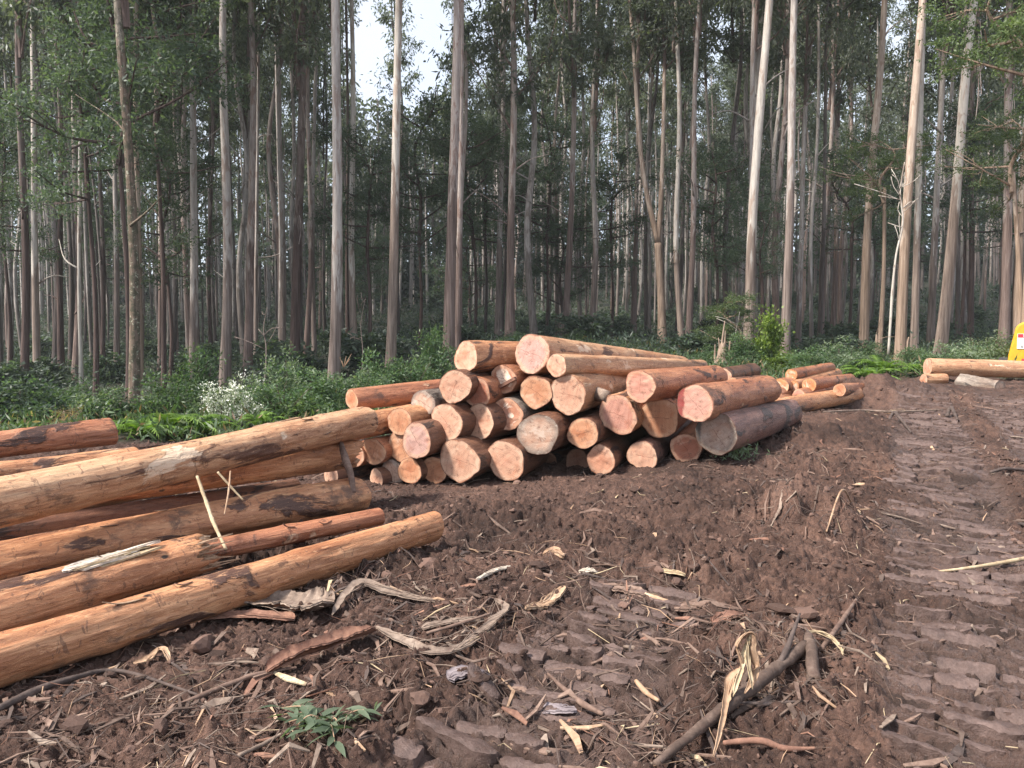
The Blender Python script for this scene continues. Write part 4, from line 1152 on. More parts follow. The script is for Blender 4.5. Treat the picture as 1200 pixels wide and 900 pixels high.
WW[n0_:] = np.where(rg.random(n - n0_) < 0.25, rg.uniform(0.008, 0.022, n - n0_), rg.uniform(0.0018, 0.005, n - n0_))
dx = np.cos(a); dy = np.sin(a)
z2 = height(x + dx * LL, y + dy * LL); zm = height(x + dx * LL * .5, y + dy * LL * .5)
V = []; Qs = []; ms = []
up = np.array([0, 0, 1.0])
px_ = -dy; py_ = dx
lf = rg.uniform(0.004, 0.02, n)
bow = rg.normal(0, 0.12, n) * LL
A = np.stack([x, y, z + lf], 1); B = np.stack([x + dx * LL * .5 + px_ * bow, y + dy * LL * .5 + py_ * bow, np.maximum(zm, (z + z2) / 2) + lf + 0.004], 1); C = np.stack([x + dx * LL, y + dy * LL, z2 + lf + (rg.random(n) > 0.85) * 0.05 * rg.random(n)], 1)
S = np.stack([px_, py_, rg.normal(0, .4, n)], 1) * WW[:, None] * 0.5
Vt = np.stack([A - S * .5, A + S * .5, B + S, B - S, C + S * .3, C - S * .3], 1)
th_ = np.minimum(WW * 0.5, 0.006)[:, None, None] * np.array([0, 0, 1.0])
Vall = np.concatenate([Vt, Vt - th_], 1).reshape(-1, 3)
base = np.arange(n)[:, None] * 12
fq = np.array([[0, 1, 2, 3], [3, 2, 4, 5], [7, 6, 9, 8], [8, 9, 11, 10], [0, 3, 9, 6], [3, 5, 11, 9], [1, 7, 8, 2], [2, 8, 10, 4], [0, 6, 7, 1], [4, 10, 11, 5]])
Qall = (base[:, None, :] + fq[None]).reshape(-1, 4)
mi_ = rg.choice(7, n, p=[0.37, 0.15, 0.05, 0.025, 0.075, 0.15, 0.18]); mi_[n0_:] = rg.choice(7, n - n0_, p=[0.26, 0.11, 0.045, 0.015, 0.03, 0.20, 0.34])
mi = np.repeat(mi_, len(fq))
o = link("wood_litter", np_mesh("wood_litter", Vall, [Qall], [ST["brown"], ST["greybark"], ST["tan"], ST["straw"], ST["redbark"], ST["char"], ST["root"]], mi))
tag(o, "scattered bark shreds, twigs and wood chips strewn over the churned mud", "litter", None, "stuff")

# clods
ico = None
def lump(rg, k):
    u = np.array([[0, 0, 1], [0.894, 0, 0.447], [0.276, 0.851, 0.447], [-0.724, 0.526, 0.447], [-0.724, -0.526, 0.447], [0.276, -0.851, 0.447],
                  [0.724, 0.526, -0.447], [-0.276, 0.851, -0.447], [-0.894, 0, -0.447], [-0.276, -0.851, -0.447], [0.724, -0.526, -0.447], [0, 0, -1]])
    return u
ICOF = np.array([[0, 1, 2], [0, 2, 3], [0, 3, 4], [0, 4, 5], [0, 5, 1], [1, 6, 2], [2, 7, 3], [3, 8, 4], [4, 9, 5], [5, 10, 1], [6, 7, 2], [7, 8, 3], [8, 9, 4], [9, 10, 5], [10, 6, 1], [6, 11, 7], [7, 11, 8], [8, 11, 9], [9, 11, 10], [10, 11, 6]])
U0 = lump(None, 0)
E = {}
Vs = [tuple(p) for p in U0]; F2 = []
def midp(a, b):
    k = (min(a, b), max(a, b))
    if k not in E:
        m = np.array(Vs[a]) + np.array(Vs[b]); m /= np.linalg.norm(m); Vs.append(tuple(m)); E[k] = len(Vs) - 1
    return E[k]
for a_, b_, c_ in ICOF:
    ab, bc, ca = midp(a_, b_), midp(b_, c_), midp(c_, a_)
    F2 += [[a_, ab, ca], [b_, bc, ab], [c_, ca, bc], [ab, bc, ca]]
ICO = np.array(Vs); F2 = np.array(F2)
x, y, rg = scatter_xy(9000, 33)
tmk, _, _ = track_mask(x, y)
keep = (mudmask(x, y) > 0.6) & (fbm2(x * 0.7 + 3, y * 0.9, 60, 2) > -0.25 + 0.4 * rg.random(len(x)) - 0.2) & (tmk < 0.3 + 0.5 * rg.random(len(x)))
x, y = x[keep], y[keep]; n = len(x); z = height(x, y)
sz = rg.lognormal(-4.55, 0.6, n).clip(0.005, 0.06) * (0.8 + 0.04 * y)
Vc = np.broadcast_to(ICO[None], (n,) + ICO.shape).copy()
off = rg.random((n, 3)) * 100
nn = vn3(Vc[..., 0] * 1.4 + off[:, None, 0], Vc[..., 1] * 1.4 + off[:, None, 1], Vc[..., 2] * 1.4 + off[:, None, 2], 3)
Vc = Vc * (1 + 0.5 * nn)[..., None]
scl = rg.uniform(0.6, 1.5, (n, 3)); scl[:, 2] *= 0.65
ang = rg.uniform(0, 6.28, n); ca, sa = np.cos(ang)[:, None], np.sin(ang)[:, None]
Vc = Vc * scl[:, None, :]
X = Vc[..., 0] * ca - Vc[..., 1] * sa; Y = Vc[..., 0] * sa + Vc[..., 1] * ca
Vc = np.stack([X, Y, Vc[..., 2]], -1) * sz[:, None, None] + np.stack([x, y, z + sz * 0.15], 1)[:, None, :]
Fc = (np.arange(n)[:, None, None] * len(ICO) + F2[None]).reshape(-1, 3)
x2, y2, rg = scatter_xy(36000, 34)
tm2, _, _ = track_mask(x2, y2)
kp = (mudmask(x2, y2) > 0.6) & (tm2 < 0.25 + 0.6 * rg.random(len(x2))) & (fbm2(x2 * 1.3, y2 * 1.5, 66, 3) + rg.normal(0, .25, len(x2)) > -0.15) & (x2 ** 2 + y2 ** 2 < 9.5 ** 2)
x2, y2 = x2[kp], y2[kp]; n2 = len(x2); z2_ = height(x2, y2)
s2 = rg.lognormal(-5.15, 0.45, n2).clip(0.003, 0.016) * (0.7 + 0.07 * y2)
V2 = U0[None] * (1 + 0.35 * rg.normal(size=(n2, 12)))[..., None] * rg.uniform(0.6, 1.5, (n2, 1, 3))
V2 = V2 * s2[:, None, None] + np.stack([x2, y2, z2_ + s2 * 0.3], 1)[:, None, :]
F2b = (np.arange(n2)[:, None, None] * 12 + ICOF[None]).reshape(-1, 3) + len(Vc.reshape(-1, 3))
CV = np.vstack([Vc.reshape(-1, 3), V2.reshape(-1, 3)]); CF = np.vstack([Fc, F2b])
t = NT("mud_clod")
gnn = t.n.new("ShaderNodeNewGeometry")
cc = t.ramp(gnn.outputs["Random Per Island"], [(0.0, (0.045, 0.027, 0.021)), (0.6, (0.085, 0.051, 0.040)), (1.0, (0.165, 0.10, 0.078))])
t.bump(t.noise(t.coord((1, 1, 1), 0), 90, 5, 0.7), 0.6, 0.01)
CLOD = t.out(cc, 0.9, 0.25)
o = link("mud_clods", np_mesh("mud_clods", CV, [CF], [CLOD], None, False))
tag(o, "crumbly brown mud clods strewn over the churned ground", "mud", None, "stuff")

# slabs of mud pressed up between the track bars
def slab_field():
    rg = np.random.default_rng(404); mb = MB()
    nu, nv = 18, 6
    for (c0, hw, y0, y1) in ((0.0, 0.44, 2.0, 15.0), (1.35, 0.44, 2.0, 15.0), (-1.75, 0.34, 2.0, 4.7)):
        sc0 = 2.75 * TU[0] + 4.5 * TU[1]
        for k in range(-40, 110):
            sk = sc0 + k * 0.145 + rg.normal(0, 0.008)
            cx = 2.75 + TU[0] * (sk - sc0) + TV[0] * c0; cy = 4.5 + TU[1] * (sk - sc0) + TV[1] * c0
            if not (y0 < cy < y1): continue
            wob = 0.1 * float(vn2(np.array([sk * 0.7]), np.array([sk * 0.0]), 31)[0])
            a = -hw + rg.uniform(-.05, .08)
            while a < hw - 0.08:
                ln = rg.choice([rg.uniform(0.10, 0.22), rg.uniform(0.18, 0.5)])
                b = min(a + ln, hw + rg.uniform(-.06, .05))
                m_ = float(vn2(np.array([cx * 1.3 + a]), np.array([cy * 1.3]), 33)[0])
                if b - a > 0.07 and rg.random() < 0.80 and m_ > -0.55:
                    u = np.linspace(a, b, nu); v = np.linspace(-0.5, 0.5, nv)
                    U, Vv = np.meshgrid(u, v, indexing='ij')
                    wd = rg.uniform(0.070, 0.105)
                    sk2 = rg.normal(0, 0.07)
                    e1 = 1 + 0.35 * vn2(u * 13, u * 0 + k * 3.1 + c0, 81) + 0.25 * vn2(u * 37, u * 0 + k * 2.3 + c0, 82)
                    S_ = Vv * wd * e1[:, None] + (U - (a + b) / 2) * sk2
                    en = 1 - np.abs(np.linspace(-1, 1, nu)) ** 6 * 0.5
                    S_ = S_ * en[:, None]
                    X = cx + TV[0] * (U + wob) + TU[0] * S_; Y = cy + TV[1] * (U + wob) + TU[1] * S_
                    hA = np.sort(height(X[:6].ravel(), Y[:6].ravel()))[54 // 2 - 9:].mean(); hB = np.sort(height(X[-6:].ravel(), Y[-6:].ravel()))[54 // 2 - 9:].mean()
                    q = (U - a) / (b - a)
                    edge = np.minimum(1 - np.abs(Vv) * 2, 0.4) / 0.4
                    Z = hA * (1 - q) + hB * q + rg.uniform(-0.004, 0.030) + Vv * rg.normal(0, 0.022) + (q - .5) * rg.normal(0, 0.012) + 0.010 * (edge - 1) + 0.011 * fbm2(X * 17, Y * 17, 83, 3) + 0.006 * vn2(X * 50, Y * 50, 84)
                    top = np.stack([X, Y, Z], -1).reshape(-1, 3)
                    i = np.arange(nu - 1)[:, None] * nv; j = np.arange(nv - 1)[None, :]
                    Qt = np.stack([i + j, i + nv + j, i + nv + j + 1, i + j + 1], -1).reshape(-1, 4)
                    ring = np.r_[np.arange(nu) * nv, (nu - 1) * nv + np.arange(1, nv), (np.arange(nu - 2, -1, -1)) * nv + nv - 1, np.arange(nv - 2, 0, -1)]
                    rt = top[ring]; rb = rt + np.array([0, 0, -0.09]) + (top.mean(0) - rt) * np.array([0.03, 0.03, 0])
                    n_ = len(ring); sk_ = np.vstack([rt, rb]); jj = np.arange(n_); kk = (jj + 1) % n_
                    mb.add(top, Qt); mb.add(sk_, np.stack([jj, jj + n_, kk + n_, kk], -1))
                a = b + rg.uniform(0.006, 0.03)
    return mb


t = NT("pressed_mud")
v = t.coord((1, 1, 1), 0)
nn_ = t.noise(v, 5, 7, 0.7); n2_ = t.noise(v, 42, 6, 0.7)
pc = t.ramp(t.math('ADD', t.math('MULTIPLY', nn_, 0.6), t.math('MULTIPLY', n2_, 0.4)), [(0.36, (0.060, 0.036, 0.029)), (0.5, (0.105, 0.067, 0.056)), (0.64, (0.170, 0.115, 0.099))])
t.bump(t.math('ADD', n2_, t.math('MULTIPLY', t.noise(v, 120, 4, 0.7), 0.5)), 0.8, 0.012)
PM = t.out(pc, t.ramp(nn_, [(0.35, 0.38), (0.65, 0.75)]), 0.4)
o = link("track_mud", slab_field().mesh("track_mud", [PM], True))
tag(o, "rows of mud slabs pressed up by a tracked machine along the right side", "mud", None, "stuff")

#TREES_BEGIN
# ------------------------------------------------------------------ crowns and shrubs (leaf by leaf)
def crown_mesh(name, seed, H, Rr, nl, ncl, nleaf, L, Wd, bark, leaf, crad=0.75, droop=0.9, flat=0.75, spread=(42, 70), lead=True, bottom=0.0):
    rg = np.random.default_rng(seed)
    mb = MB()
    cl = []
    lp = resample([(0, 0, 0), (rg.normal(0, .25), rg.normal(0, .25), H * 0.35), (rg.normal(0, .4), rg.normal(0, .4), H * 0.7), (rg.normal(0, .4), rg.normal(0, .4), H)], 12)
    if lead:
        mb.tube(lp, np.linspace(0.10, 0.02, len(lp)), 7, 0)
    for i in range(nl):
        f = bottom + (1 - bottom) * (i + rg.random() * 0.8) / nl
        base = lp[min(len(lp) - 1, int(f * (len(lp) - 1)))]
        a = i * 2.4 + rg.normal(0, .5); el = R(rg.uniform(*spread))
        ln = Rr * (1.0 - 0.45 * f) * rg.uniform(0.65, 1.2)
        d = np.array([math.cos(a) * math.cos(el), math.sin(a) * math.cos(el), math.sin(el)])
        mid = base + d * ln * 0.5 + rg.normal(0, 0.12, 3)
        end = base + d * ln + np.array([0, 0, ln * 0.12]) + rg.normal(0, 0.2, 3)
        P = resample([base, mid, end], 8)
        mb.tube(P, np.linspace(0.050, 0.014, len(P)), 5, 0)
        for k in range(ncl):
            s = rg.uniform(0.35, 1.05)
            c = P[min(len(P) - 1, int(s * (len(P) - 1)))] + rg.normal(0, 0.45, 3) * np.array([1, 1, 0.7])
            cl.append(c)
            if rg.random() < 0.6:
                mb.tube(resample([P[len(P) // 2], (P[len(P) // 2] + c) / 2 + rg.normal(0, .08, 3), c], 4), [0.022, 0.018, 0.012, 0.009, 0.006][:len(resample([P[0], c, c], 4))] if False else 0.012, 4, 0)
    if lead: cl.append(lp[-1])
    Ps = []; Ds = []
    for c in cl:
        n = int(nleaf * rg.uniform(0.5, 1.4))
        r = crad * rg.uniform(0.6, 1.25)
        q = rg.normal(size=(n, 3)); q /= np.linalg.norm(q, axis=1)[:, None] + 1e-9
        q *= (rg.random(n) ** 0.55)[:, None] * r * np.array([1, 1, flat])
        # sprays: pull leaves onto a few twigs
        tw = rg.normal(size=(7, 3)) * r * np.array([0.7, 0.7, 0.5])
        kk = rg.integers(0, 7, n); m = rg.random(n) < 0.55
        q[m] = tw[kk[m]] * rg.random((m.sum(), 1)) ** 0.5 + rg.normal(0, r * 0.10, (m.sum(), 3))
        Ps.append(c + q)
        dd = rg.normal(size=(n, 3)) * 0.8 + q / (r + 1e-6) * 0.4; dd[:, 2] -= droop
        Ds.append(dd)
    P = np.vstack(Ps); D = np.vstack(Ds); n = len(P)
    V, Q = leaf_quads(P, D, L * rg.uniform(0.6, 1.3, n), Wd * rg.uniform(0.6, 1.3, n), rg)
    mb.add(V, Q, None, 1)
    return mb.mesh(name, [bark, leaf], False)


GUM = [crown_mesh("gum_crown", 300 + i, 13 + i % 3, 3.3, 14, 5, 100, 0.30, 0.085, TRUNK["red"], LEAF["gum"], crad=0.85) for i in range(5)]
GUMF = [crown_mesh("gum_crown", 330 + i, 15 + 2 * (i % 2), 3.4, 15, 4, 72, 0.42, 0.14, TRUNK["dark"], LEAF["gum"], crad=1.05) for i in range(4)]
WAT = [crown_mesh("wattle_crown", 350 + i, 6.0, 3.2, 15, 6, 120, 0.17, 0.05, TRUNK["dark"], LEAF["wattle"], crad=0.75, droop=0.1, flat=0.38, spread=(-2, 35)) for i in range(4)]
OLI = [crown_mesh("light_crown", 370 + i, 3.2, 2.4, 9, 7, 170, 0.11, 0.045, TRUNK["tan"], LEAF["olive"], crad=0.5, droop=0.4, flat=0.35, spread=(-5, 25)) for i in range(2)]


def shrub_mesh(name, seed, n, L, Wd, leaf, bark=None, up=0.5, flat=0.8, nst=14, leaf2=None, frac2=0.0):
    """unit shrub: about 1 m across and 1 m tall"""
    rg = np.random.default_rng(seed)
    mb = MB(); tips = []
    for i in range(nst):
        a = rg.uniform(0, 6.28); el = R(rg.uniform(25, 85))
        ln = rg.uniform(0.6, 1.0) * (0.62 + 0.38 * math.sin(el))
        d = np.array([math.cos(a) * math.cos(el) * 0.75, math.sin(a) * math.cos(el) * 0.75, math.sin(el)])
        P = resample([(0, 0, 0), tuple(d * ln * .5 + rg.normal(0, .05, 3)), tuple(d * ln)], 6)
        mb.tube(P, np.linspace(0.014, 0.004, len(P)), 4, 0)
        for k in range(5):
            tips.append(P[rg.integers(2, len(P))] + rg.normal(0, 0.09, 3))
    tips = np.array(tips)
    k = rg.integers(0, len(tips), n)
    off = rg.normal(size=(n, 3)) * np.array([0.085, 0.085, 0.07])
    P = tips[k] + off; P[:, 2] = np.maximum(P[:, 2], 0.02)
    D = rg.normal(size=(n, 3)) + off / 0.085 * 0.5; D[:, 2] += up
    V, Q = leaf_quads(P, D, L * rg.uniform(0.6, 1.3, n), Wd * rg.uniform(0.6, 1.3, n), rg)
    mats = [bark or TRUNK["dark"], leaf]
    n2 = int(n * frac2)
    mb.add(V[: (n - n2) * 4], Q[: n - n2], None, 1)
    if n2:
        # paler growth or flowers sit at the outside of the clumps
        kk = rg.integers(0, len(tips), n2)
        P2 = tips[kk] * np.array([1.08, 1.08, 1.05]) + rg.normal(size=(n2, 3)) * 0.05 + np.array([0, 0, 0.05])
        V2, Q2 = leaf_quads(P2, rg.normal(size=(n2, 3)) + np.array([0, 0, 1.0]), L * 0.8, Wd * 1.1, rg)
        mb.add(V2, Q2, None, 2); mats.append(leaf2)
    return mb.mesh(name, mats, False)


SH = {
    "green": [shrub_mesh("shrub", 400 + i, 4200, 0.075, 0.028, LEAF["shrub"], leaf2=LEAF["olive"], frac2=0.12) for i in range(3)],
    "dark": [shrub_mesh("shrub", 410 + i, 4200, 0.085, 0.038, LEAF["wattle"], leaf2=LEAF["shrub"], frac2=0.2) for i in range(2)],
    "silver": [shrub_mesh("shrub", 420 + i, 4200, 0.07, 0.022, LEAF["shrub"], leaf2=LEAF["silver"], frac2=0.45) for i in range(2)],
    "pale": [shrub_mesh("shrub", 425, 4200, 0.085, 0.035, LEAF["shrub"], leaf2=LEAF["silver"], frac2=0.3)],
    "flower": [shrub_mesh("shrub", 430, 4200, 0.06, 0.022, LEAF["silver"], leaf2=LEAF["flower"], frac2=0.42)],
    "lime": [shrub_mesh("shrub", 440, 4200, 0.085, 0.045, LEAF["lime"])],
    "dry": [shrub_mesh("shrub", 450, 1500, 0.11, 0.014, LEAF["dry"], TRUNK["tan"], up=-0.4)],
    "far": [shrub_mesh("shrub", 460 + i, 2400, 0.13, 0.055, LEAF["deep"], leaf2=LEAF["wattle"], frac2=0.25) for i in range(3)],
}


def fern_mesh(seed):
    rg = np.random.default_rng(seed); Vs_ = []; Qs_ = []; n0 = 0
    for k in range(15):
        a = k * 2.399 + rg.normal(0, .2); ln = rg.uniform(0.75, 1.15); el = R(rg.uniform(48, 80))
        h = np.array([math.cos(a), math.sin(a), 0]); s = np.array([-math.sin(a), math.cos(a), 0])
        m = 18
        u = np.linspace(0, 1, m)
        z = ln * (math.sin(el) * u - 0.62 * u ** 2.2); r = ln * (math.cos(el) * u + 0.30 * u ** 2)
        C = h[None] * r[:, None] + np.array([0, 0, 1.0])[None] * z[:, None]
        for i in range(2, m):
            pl = 0.17 * ln * math.sin(math.pi * min(1, (u[i] * 0.9 + 0.12))) + 0.02
            for sg in (-1, 1):
                tip = C[i] + s * sg * pl + (C[i] - C[i - 1]) * 1.1 + np.array([0, 0, -0.03 * rg.random() - 0.02])
                b0 = C[i - 1]; b1 = C[i]
                Vs_ += [b0, b1, (b1 + tip) / 2 + (C[i] - C[i - 1]) * 0.15, tip]; Qs_.append([n0, n0 + 1, n0 + 2, n0 + 3]); n0 += 4
                Vs_ += [b0, (b0 + tip) / 2 - (C[i] - C[i - 1]) * 0.1, tip, (b1 + tip) / 2]; Qs_.append([n0, n0 + 1, n0 + 2, n0 + 3]); n0 += 4
    return np_mesh("fern", np.array(Vs_), [np.array(Qs_)], [LEAF["fern"]])


FERN = [fern_mesh(s) for s in (1, 2, 3)]


def WY(px, py, y):
    q = W(px, py, 1.0); o_ = Vector((0, 0, CAM_Z)); return o_ + (q - o_) * (y / q.y)


# ------------------------------------------------------------------ trees
def trunk_geo(mb, P, r0, r1, seg=14, seed=0, flare=0.45, n=40, mi=0):
    Q = resample(P, n)
    s = np.linspace(0, 1, len(Q))
    z = Q[:, 2] - Q[0, 2]
    r = r0 + (r1 - r0) * s
    r = r * (1 + flare * np.exp(-np.maximum(z, 0) / 0.9))
    mb.tube(Q, r, seg, mi, amp=0.07, freq=1.1 / max(r0, 0.05) * 0.35, seed=seed)


def dead_limb(mb, rg, P, zlo, zhi, k, mi=0):
    for _ in range(k):
        s = rg.uniform(zlo, zhi); b = np.array(P[0]) * (1 - s) + np.array(P[-1]) * s
        a = rg.uniform(0, 6.28); ln = rg.uniform(0.8, 2.6)
        e = b + np.array([math.cos(a) * ln, math.sin(a) * ln * .6, ln * rg.uniform(0.1, 0.8)])
        m = (b + e) / 2 + rg.normal(0, .18, 3)
        mb.tube(resample([tuple(b), tuple(m), tuple(e)], 8), np.linspace(0.045, 0.01, 9)[:len(resample([tuple(b), tuple(m), tuple(e)], 8))], 5, mi)


TREEG = "tall gum trees along the edge of the clearing"
TL = [
    # px base, py base, px at y=0, width px, depth, tone, crown bottom py, label, wiggle
    (28, 462, 24, 10, 30, "dark", 60, "dark gum trunk nearest the photo's left edge behind the dark leafy shrub"),
    (44, 458, 40, 9, 33, "pale", 20, "pale streaked gum just right of the dark trunk at the far left"),
    (72, 452, 68, 8, 36, "dark", 90, "purplish dark slim gum between the far left pair and a twin pale pair"),
    (88, 446, 85, 9, 36, "red", 70, "left trunk of a close pair of gums above the dark leafy shrub"),
    (96, 468, 91, 5, 31, "white", 30, "thin whitish trunk, right of a close pair above the dark leafy shrub"),
    (120, 446, 117, 6, 42, "dark", 120, "thin dark gum left of the slim grey one beside the mossy trunk"),
    (137, 460, 133, 7, 36, "grey", 100, "slim grey gum immediately left of the mossy spotted trunk"),
    (157, 496, 147, 13, 22, "mossy", 20, "mossy lichen spotted trunk standing nearest, just above the bright ferns"),
    (165, 465, 160, 7, 32, "tan", 110, "brown trunk half hidden behind the mossy spotted one"),
    (227, 458, 230, 11, 33, "grey", 110, "grey gum with leafy top left of the smooth broad grey trunk"),
    (248, 440, 246, 5, 46, "dark", 130, "thin dark gum just left of the smooth broad grey trunk"),
    (263, 452, 263, 13, 30, "grey", -70, "smooth broad grey gum trunk behind the white flowering shrub"),
    (290, 446, 292, 11, 34, "red", 70, "red brown gum with bushy top right of the smooth broad grey trunk"),
    (300, 440, 303, 5, 42, "grey", 90, "thin gum close to the right side of the red brown bushy topped one"),
    (331, 440, 329, 8, 40, "grey", 90, "pale grey gum left of the dark ragged trunk clump"),
    (345, 446, 352, 13, 34, "dark", 110, "dark ragged stringy trunk, thickest of the clump left of the tall straight gum"),
    (358, 442, 362, 7, 38, "red", 60, "reddish slim gum directly right of the dark ragged trunk"),
    (369, 442, 372, 6, 42, "grey", 80, "slim grey gum between the reddish slim one and the tall straight brown based gum"),
    (390, 477, 396, 15, 25, "grey", -80, "tall straight gum with brown lower bark rising above the uppermost foreground log"),
    (416, 447, 411, 9, 36, "pale", -60, "slightly bowed pale gum right of the tall straight brown based one"),
    (408, 444, 404, 5, 44, "dark", -40, "thin dark trunk squeezed beside the slightly bowed pale gum"),
    (457, 448, 468, 13, 28, "pale", -60, "clean pale gum leaning right, behind the long reddish crosswise log"),
    (525, 432, 530, 15, 26, "red", -30, "stout pinkish gum with peeling strips behind the pile's left shoulder"),
    (536, 428, 541, 8, 30, "red", -60, "reddish trunk fused behind the stout pinkish gum"),
    (584, 408, 590, 8, 42, "grey", 90, "pale grey gum just left of the flared reddish one behind the pile's top"),
    (598, 403, 603, 11, 36, "red", 150, "flared reddish gum with wide leafy head behind the highest log"),
    (661, 398, 677, 9, 40, "red", 110, "reddish gum leaning right above the highest log's middle"),
    (692, 398, 700, 8, 42, "grey", 150, "grey gum with dead branch right of the reddish leaning one"),
    (741, 400, 750, 6, 46, "red", 120, "thin red gum left of the forked tan gum"),
    (800, 410, 788, 8, 36, "pale", 60, "pale slender gum leaning left behind the far ends of the top logs"),
    (806, 412, 821, 8, 35, "red", 40, "reddish brown gum crossing the pale slender one and leaning right"),
    (873, 420, 886, 9, 32, "grey", 60, "greyish trunk partly behind the bright leaning gum above the dark logs"),
    (877, 422, 903, 13, 28, "pale", -40, "bright leaning gum with brown lower bark above the dark logs"),
    (912, 415, 922, 9, 34, "red", 60, "brown trunk close behind the thick grey gum by the lime bush"),
    (919, 430, 936, 12, 27, "grey", -30, "thick grey gum immediately right of the lime green bush"),
    (935, 412, 947, 7, 38, "grey", 120, "slim grey gum right of the thick grey one by the lime bush"),
    (962, 408, 975, 7, 44, "red", 130, "dark red gum above the left end of the small right stack"),
    (975, 406, 987, 7, 46, "red", 150, "dark red gum above the right end of the small right stack"),
    (1012, 416, 1036, 11, 31, "tan", -30, "leaning tan gum left of the thin white dead stem"),
    (1054, 431, 1080, 13, 26, "tan", -60, "tall tan brown gum rising out of the lime ferns"),
    (1071, 420, 1083, 9, 30, "pale", -40, "pale grey gum tucked right of the tall tan brown one"),
    (1090, 414, 1112, 9, 33, "grey", 60, "greyish gum just left of the leaning greenish tan trunk"),
    (1101, 419, 1142, 14, 27, "pale", -60, "strongly leaning greenish tan gum behind the long peeled log's left end"),
    (1137, 405, 1145, 7, 40, "dark", 90, "dark thin gum between the strongly leaning one and the ragged brown clump"),
    (1176, 412, 1184, 12, 30, "red", 100, "ragged brown stringy trunk left of the excavator"),
    (1189, 410, 1212, 11, 30, "tan", 60, "leaning pinkish gum directly behind the yellow excavator"),
]
tg = np.random.default_rng(77)
edge_xy = []
for i, (bx_, by_, tx_, wpx, d, tone, cpy, lab) in enumerate(TL):
    pb = W(bx_, by_, d); pt = WY(tx_, 0, pb.y)
    base = Vector((pb.x, pb.y, bz(pb.x, pb.y) - 0.25))
    lean = (pt - pb) / max(pt.z - pb.z, 1)
    Ht = max(pt.z - pb.z + 6, 24) + tg.uniform(0, 6)
    zc = (WY(bx_, cpy, pb.y).z - pb.z)
    r0 = wpx / F * d * 0.5 * 0.94
    wob = tg.normal(0, 0.10, (3, 2))
    pts = [(0, 0, 0)]
    for q, s in enumerate((0.2, 0.45, 0.7)):
        pts.append((lean.x * Ht * s + wob[q, 0], wob[q, 1], Ht * s))
    pts.append((lean.x * Ht, 0, Ht))
    root = thing("gum_tree", lab, "tree", base, TREEG)
    edge_xy.append((base.x, base.y))
    mb = MB()
    trunk_geo(mb, pts, r0, max(0.05, r0 * 0.32), 16, i, 0.35 if "flared" not in lab else 0.9, 64)
    if cpy > -20 or "dead" in lab:
        dead_limb(mb, tg, pts, 0.12, min(0.5, zc / Ht), int(tg.integers(1, 4)))
    link("trunk", mb.mesh("trunk", [TRUNK[tone]], True), root)
    cm = GUM[i % len(GUM)]
    cr = link("crown", cm, root)
    s = zc / Ht
    cr.location = (lean.x * zc, 0, zc)
    hh = max(5.0, Ht - zc + 1.5)
    sx = min(1.25, 0.55 + wpx / 22) * (1.25 if "wide leafy" in lab else 1)
    cr.scale = (sx, sx, hh / 14.0)
    cr.rotation_euler = (0, math.atan(lean.x), tg.uniform(0, 6.28))
    if "peeling" in lab or "strongly" in lab or "ragged" in lab or "stringy" in lab:
        for k in range(7):
            rb = MB()
            zz = tg.uniform(0.16, 0.5) * Ht if "strongly" not in lab else tg.uniform(0.42, 0.6) * Ht
            c = np.array([lean.x * zz + r0 * tg.uniform(0.6, 1.0), -r0 * tg.uniform(-.6, 0.9), zz]); ln = tg.uniform(0.7, 2.2)
            rb.tube(resample([tuple(c), tuple(c + [0.06, -0.03, -ln * .5]), tuple(c + [0.10 + tg.normal(0, .08), -0.02, -ln])], 6), 0.014, 4)
            link("bark_ribbon", rb.mesh("bark_ribbon", [TRUNK["red"]]), root)

# the forked tan gum
pb = W(776, 407, 36)
base = Vector((pb.x, pb.y, bz(pb.x, pb.y) - 0.25))
root = thing("gum_tree", "forked tan gum splitting into two stems behind the pile's long top logs", "tree", base, TREEG)
edge_xy.append((base.x, base.y))
f0 = W(771, 285, 36) - base; l1 = W(752, 190, 36) - base; l2 = W(741, 40, 36) - base; q1 = W(776, 200, 36) - base; q2 = W(780, 0, 36) - base
mb = MB()
trunk_geo(mb, [(0, 0, 0), tuple(f0 * 0.5 + Vector((0.05, 0, 0))), tuple(f0)], 0.19, 0.16, 14, 5, 0.3, 20)
trunk_geo(mb, [tuple(f0), tuple(l1), tuple(l2), tuple(l2 * 1.25)], 0.13, 0.05, 10, 6, 0, 30)
trunk_geo(mb, [tuple(f0), tuple(q1), tuple(q2), tuple(q2 * 1.3)], 0.12, 0.05, 10, 7, 0, 30)
link("trunk", mb.mesh("trunk", [TRUNK["tan"]], True), root)
cr = link("crown", GUM[2], root); cr.location = l2 * 0.85; cr.scale = (0.9, 0.9, 0.7)
cr = link("crown", GUM[3], root); cr.location = q2 * 0.8; cr.scale = (0.9, 0.9, 0.7)

